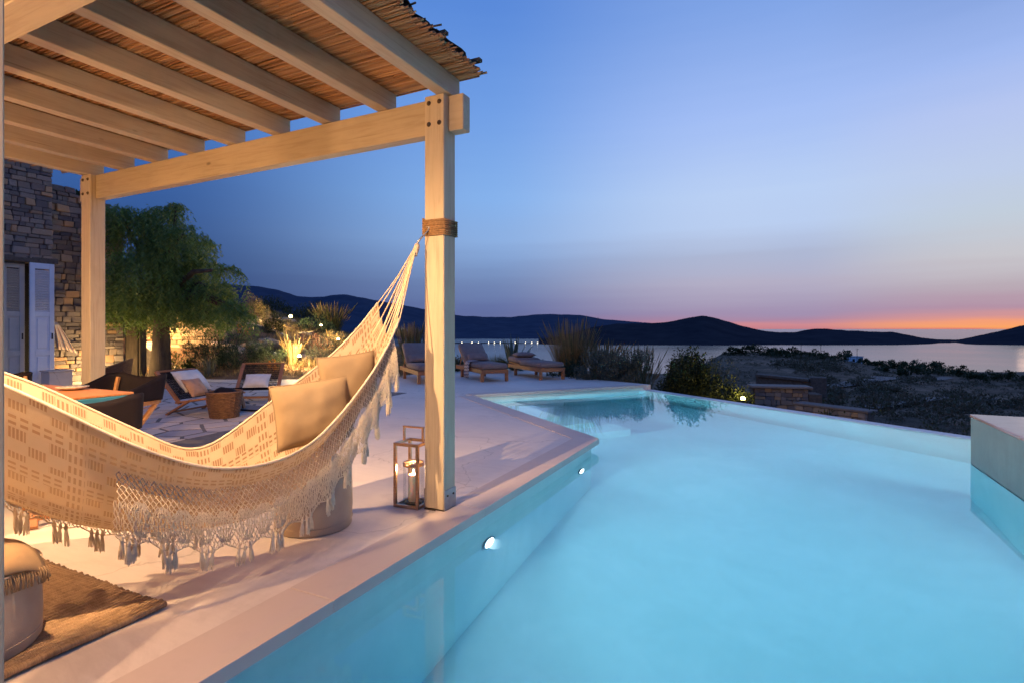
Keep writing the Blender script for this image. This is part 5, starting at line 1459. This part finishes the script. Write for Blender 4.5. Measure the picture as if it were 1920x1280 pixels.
tuft('pampas', 'big dome of tawny ornamental grass right of the loungers', onground(1072, 14.6), 1.42, .95, 1300, MT['dry'], 50, .008, .45, 'grass', None, .12)
shrub('shrub', 'dark green shrub at the foot of the big tawny grass', onground(1062, 14.0), .55, .5, .62, 1800, (.07,.02), MT['rosem'], 57, .6)
tuft('grass_clump', 'grey-green grasses right of the big tawny grass', onground(1128, 14.2), .98, .75, 620, MT['ggrass'], 51, .008, .5, 'grass', None, .25)
shrub('shrub', 'silvery shrub at the terrace edge right of the flat lounger', onground(1122, 13.2), .78, .6, .74, 5200, (.06,.018), MT['silver'], 52, .8)
shrub('shrub', 'silvery shrub in the middle of the planting by the far pool end', onground(1172, 13.0), .72, .6, .86, 5600, (.06,.018), MT['silver'], 53, .8)
shrub('shrub', 'feathery silver-green shrub just left of the dark round bush', onground(1216, 13.1), .72, .6, .95, 5600, (.07,.018), MT['silver'], 54, .9)
tuft('grass_clump', 'wispy seed-head grasses above the silvery shrubs', onground(1195, 14.2), 1.25, .85, 360, MT['ggrass'], 55, .007, .5, 'grass', None, .5)
q = dp(1291, 742, 12.7); shrub('round_bush', 'dark dense round bush at the corner of the infinity edge', (q.x, q.y, -.62), .66, .66, 1.22, 22000, (.065,.030), MT['olive'], 60, .4, 'bush', None, 160, .12)
q = dp(1372, 742, 12.4); shrub('shrub', 'leafy shrub glowing around the yellow garden light', (q.x, q.y, -1.3), .62, .6, 1.42, 9000, (.07,.035), MT['olive'], 61, .5, 'shrub', None, 40, .2)
q = dp(1345, 735, 13.6); shrub('shrub', 'dim shrub between the round bush and the lit shrub', (q.x, q.y, -1.4), .75, .6, 1.55, 8000, (.07,.03), MT['silver'], 62, .6, 'shrub', None, 40, .2)
for i, (px, py, d) in enumerate([(1560, 775, 11.5), (1640, 790, 11.0), (1700, 792, 10.6), (1760, 800, 10.5), (1800, 806, 10.2)]):
    q = dp(px, py, d); shrub('shrub', ['small dark shrub below the rim, left end of the row of five', 'small dark shrub below the rim, second from the left', 'greyish leafy shrub below the rim in the middle of the row', 'small dark shrub below the rim, fourth of the row', 'small dark shrub below the rim next to the raised wall'][i], (q.x, q.y, -2.2), .6, .5, 2.2+q.z+.0, 1100, (.08,.03), MT['silver' if i == 2 else 'olive'], 70+i, .6, 'shrub', None, 30, .1)

# ================================================================== GARDEN LIGHTS
def garden_light(label, p, en, col, aim=None, mat='bulb', r=.05):
    p = Vector(p); th = thing('garden_light', label, 'garden light', p, 0, 'garden spotlights')
    MB().tube([(0,0,-.18), (0,0,-.05)], .012, 8).build('spike', MT['black'], th, True, False)
    MB().lathe([(.0,-.055), (.035,-.05), (.05,-.01), (.052,.0), (.044,.0), (.03,-.035)], (0,0,0), 16, False).build('housing', MT['black'], th, True, False)
    MB().ell((0,0,.012), r, r, r, 14, 10).build('bulb', MT[mat], th, True, False)
    lamp('garden_lamp', 'POINT', p + Vector((0,0,.14)) + (p*-1).normalized()*.10*0 + Vector((-FW[0]*.12, -FW[1]*.12, 0)), en, col, th, .04)
GCOL = (1.0,.66,.26)
q = Vector(onground(561, 14.55, .28)); garden_light('bright garden light in the spiky grass behind the hammock', q, 200, GCOL, None, 'bulb', .05)
q = Vector(onground(634, 18.2, .34)); garden_light('garden light at the foot of the leafless ball bush', q, 230, GCOL, None, 'bulb', .05)
q = dp(545, 594, 20.6); garden_light('garden light high on the slope among the green plants', q, 180, (1.0,.74,.26), None, 'bulby', .06)
q = dp(602, 611, 19.5); garden_light('tiny garden light left of the leafless ball bush', q, 4, GCOL, None, 'bulb', .045)
q = dp(1393, 748, 11.75); garden_light('yellow garden light in the shrub beyond the infinity edge', q, 34, (1.0,.70,.16), None, 'bulby', .05)
q = dp(197, 694, 12.6); garden_light('garden light behind the wicker tub at the stone wall', (q.x, q.y, .12), 90, GCOL, None, 'bulb', .03)
q = dp(300, 700, 15.8); garden_light('garden light on the ground behind the pillar', (q.x, q.y, .16), 110, GCOL, None, 'bulb', .03)

# rocks and terrace edging on the garden slope
RK = []
for k in range(5):
    m = MB().ell((0,0,0), .5, .42, .32, 12, 8, .7, None, .45, 2.2+k*.3); me = bpy.data.meshes.new('rock'); me.from_pydata(m.v, [], m.f); me.materials.append(MT['lstone']); RK.append(me)
rr = random.Random(17); rocks = []
for i in range(46):
    px = rr.uniform(395, 600); d = rr.uniform(15.5, 24); q = onground(px, d)
    o = bpy.data.objects.new('rock', RK[rr.randrange(5)]); C.objects.link(o); s = rr.uniform(.18,.6)
    o.location = (q[0], q[1], q[2]+.03*s); o.scale = (s*1.3, s, s*.8); o.rotation_euler = (rr.uniform(-.2,.2), rr.uniform(-.2,.2), rr.uniform(0,6))
    tag(o, 'weathered orange-brown rock lying on the garden slope below the tree', 'rock', 'rocks on the garden slope')
# timber edging across the slope
a = Vector(onground(398, 16.9, .06)); b = Vector(onground(548, 15.6, .10)); th = thing('edging', 'pale stone edging running across the garden slope', 'edging', a); m = MB()
n = 9
for k in range(n):
    p = a.lerp(b, k/n); q = a.lerp(b, (k+.96)/n); p.z = ground_z(p.x, p.y)+.05; q.z = ground_z(q.x, q.y)+.05
    MB().bar(p, q, .14, .12, (0,0,1), .015).build('edging_stone', MT['flag'], th)
a = Vector(onground(432, 19.5, .06)); b = Vector(onground(540, 18.4, .10)); th = thing('edging', 'shorter stone edging higher on the garden slope', 'edging', a)
for k in range(7):
    p = a.lerp(b, k/7); q = a.lerp(b, (k+.96)/7); p.z = ground_z(p.x, p.y)+.06; q.z = ground_z(q.x, q.y)+.06
    MB().bar(p, q, .16, .16, (0,0,1), .015).build('edging_stone', MT['lstone'], th)

# ================================================================== BEYOND THE RIM
MT['track'] = simple('dusty_track', (.17,.14,.135), (.12,.10,.095), .95, 2, bump=.3)
# stone terrace wall below the lit shrub
wq = dp(1415, 715, 14.6); w2 = thing('terrace_wall', 'stone wall with pale cap beyond the infinity edge, lit by the yellow light', 'wall', (wq.x, wq.y, -2.4), YAW - R(12))
MB().box((.65, .25, 1.02), (1.36, .44, 2.0)).build('wall', MT['mortar'], w2, False, False)
stones(w2, 0, 1.32, 0, 2.02, MT['stone'], (), None, 120, (.10,.30), (.06,.15), None, .035, 11)
MB().box((.66, .2, 2.06), (1.5, .62, .06), None, .01).build('cap', MT['stone'], w2, False, False)
MB().box((1.50, .24, .95), (.32, .5, 1.88), None, .012).build('end_pier', MT['mortar'], w2, False, False)
a = dp(1492, 756, 13.6); b = dp(1625, 776, 12.2); w3 = thing('low_wall', 'long low stone wall with pale flat cap beyond the rim', 'wall', (a.x, a.y, -2.4), math.atan2(b.y-a.y, b.x-a.x))
Lw_ = math.hypot(b.x-a.x, b.y-a.y)
MB().box((Lw_/2, .2, 2.4/2+a.z/2-.02), (Lw_, .3, 2.4+a.z-.05)).build('wall', MT['mortar'], w3, False, False)
stones(w3, 0, Lw_, .9, 2.4+a.z-.03, MT['stone'], (), None, 160, (.12,.34), (.07,.15), None, .035, 12)
MB().box((Lw_/2, .18, 2.4+a.z), (Lw_+.1, .46, .055), None, .01).build('cap', MT['track'], w3, False, False)
a = dp(1420, 702, 22); b = dp(1520, 712, 20.5); th = thing('low_wall', 'narrow pale wall top behind the stone terrace wall', 'wall', (a.x, a.y, a.z))
MB().bar(a, b, .5, .10, (0,0,1), .01).build('cap', MT['mortar'], th); MB().bar(a + Vector((0,.02,-.6)), b + Vector((0,.02,-.6)), .34, 1.05, (0,0,1)).build('wall', MT['mortar'], th)
MB().box(tuple(b + Vector((.25,.1,-.25))), (.55,.5,.75), None, .03).build('end_block', MT['mortar'], th)
# dirt tracks
MT['track_'] = simple('dusty_track', (.11,.09,.082), (.08,.066,.06), .95, 2, bump=.3)
def track(pts, w):
    L = []; R_ = []
    P = [Vector(dp(px, HZ, d)) for px, d in pts]; Q_ = []
    for i in range(len(P)-1):
        for k in range(8): Q_.append(P[i].lerp(P[i+1], k/8))
    Q_.append(P[-1]); rows = []
    for i, p in enumerate(Q_):
        d = (Q_[min(i+1, len(Q_)-1)] - Q_[max(i-1, 0)]); d.z = 0; d.normalize(); n = Vector((-d.y, d.x, 0))
        rows.append([(p.x+n.x*w*k, p.y+n.y*w*k, ground_z(p.x+n.x*w*k, p.y+n.y*w*k) + .14) for k in (-1,-.5,0,.5,1)])
    m = MB(); m.grid(rows); tag(m.build('path', MT['track'], None, True), kind='structure')
track([(1508, 34), (1555, 44), (1610, 52), (1660, 62), (1692, 78), (1700, 95)], .7)
track([(1600, 26), (1680, 30), (1760, 36), (1860, 44)], .45)
track([(1640, 62), (1720, 82), (1780, 105)], .8)
# little building and utility poles on the ridge
q = dp(1600, HZ, 176); gz = ground_z(q.x, q.y); th = thing('small_house', 'small flat-roofed white house on the ridge above the bay', 'house', (q.x, q.y, gz), YAW)
MB().box((0,0,.6), (4.2,3.5,2.4), None, .03).build('wall', MT['shut'], th, False, False); MB().box((0,0,1.88), (4.5,3.8,.16)).build('roof', MT['flag'], th, False, False)
MB().box((-1.0,-1.76,.7), (.8,.04,.9)).build('window', MT['dark'], th, False, False); MB().box((.9,-1.76,.45), (.9,.04,1.7)).build('door', MT['dark'], th, False, False)
for px, lab, h in ((1502, 'thin utility pole on the ridge, left of three', 4.2), (1539, 'thin utility pole on the ridge, middle of three', 4.4), (1607, 'thin utility pole standing beside the small white house', 4.6)):
    q = dp(px, HZ, 172); gz = ground_z(q.x, q.y); th = thing('utility_pole', lab, 'pole', (q.x, q.y, gz), YAW, 'utility poles on the ridge')
    MB().tube([(0,0,-.3), (0,0,h)], [.09,.06], 6).build('pole', MT['bark'], th, False, False); MB().bar((-.6,0,h-.35), (.6,0,h-.35), .07,.07).build('crossarm', MT['bark'], th, False, False)
# scrub trees along the ridge
ridge_px = [1372, 1388, 1404, 1420, 1438, 1452, 1463, 1474, 1488, 1496, 1512, 1524, 1536, 1548, 1560, 1572, 1584, 1620, 1634, 1646, 1660, 1672, 1690, 1702, 1716, 1732, 1748, 1758, 1772, 1784, 1796, 1812, 1830, 1852, 1880, 1905]
for i, px in enumerate(ridge_px):
    rr = random.Random(200+i); d = rr.uniform(120, 172) if px < 1640 else rr.uniform(80, 160); q = onground(px, d); s = rr.uniform(1.2, 2.2)*(1.25 if 1650 < px < 1790 else 1.0)
    shrub('scrub_tree', 'dark wind-bent scrub tree on the ridge above the bay', (q[0], q[1], q[2]-.1), s*1.5, s*1.5, s, 520, (.42,.24), MT['olive'], 300+i, .3, 'tree', 'scrub trees along the ridge', 9, s*.35, True)
# low scrub over the slope: uncountable
rg_ = np.random.default_rng(77); cen = []; drs = []; lns = []
for i in range(1000):
    px = rg_.uniform(1330, 2050); d = 15*(165/15)**rg_.random()**.8; q = np.array(onground(px, d)); s = rg_.uniform(.10,.34)*(1+d/110); n = 46
    p = unit(rg_.normal(size=(n,3))); p[:,2] = np.abs(p[:,2]); c_ = q + p*s*rg_.uniform(.4,1,(n,1))*np.array([1.2,1.2,.75]); cen.append(c_); drs.append(unit(p + rg_.normal(size=(n,3))*.5)); lns.append(np.full(n, s*.42))
cen = np.concatenate(cen); drs = np.concatenate(drs); lns = np.concatenate(lns)
# larger dark bushes grouped on the slope
c2_ = []; d2_ = []; l2_ = []
for i in range(170):
    g = rg_.integers(0, 26); gg = np.random.default_rng(900+int(g)); gpx = gg.uniform(1380, 2000); gd = 26*(150/26)**gg.random()
    px = gpx + rg_.normal()*900/gd; d = gd*(1+rg_.normal()*.08); q = np.array(onground(px, d)); s = rg_.uniform(.5,1.1)*(.6+d/120); n = 150
    p = unit(rg_.normal(size=(n,3))); p[:,2] = np.abs(p[:,2]); cc_ = q + p*s*rg_.uniform(.4,1,(n,1))*np.array([1.3,1.3,.8]); c2_.append(cc_); d2_.append(unit(p + rg_.normal(size=(n,3))*.5)); l2_.append(np.full(n, s*.30))
cen = np.concatenate([cen]+c2_); drs = np.concatenate([drs]+d2_); lns = np.concatenate([lns]+l2_)
o = quads('scrub', cen, drs, lns, lns*.45, MT['scrubl'], None, 8); tag(o, 'low dark scrub covering the hillside down to the bay', 'scrub', None, 'stuff')
# ground cover and dry grass on the garden slope: uncountable
cen = []; drs = []; lns = []
for i in range(5200):
    px = rg_.uniform(-100, 760) if i % 3 else rg_.uniform(380, 680); d = rg_.uniform(13.2, 30); q = np.array(onground(px, d)); n = 7
    dr = unit(rg_.normal(size=(n,3))*np.array([.5,.5,.2]) + np.array([0,0,.9])); cen.append(np.repeat(q[None], n, 0) + rg_.normal(size=(n,3))*np.array([.07,.07,.0])); drs.append(dr); lns.append(rg_.uniform(.08,.26,n))
cen = np.concatenate(cen); drs = np.concatenate(drs); lns = np.concatenate(lns)
o = quads('grass', cen, drs, lns, .014, MT['dry'], None, 9); tag(o, 'short dry grass on the garden slope', 'grass', None, 'stuff')
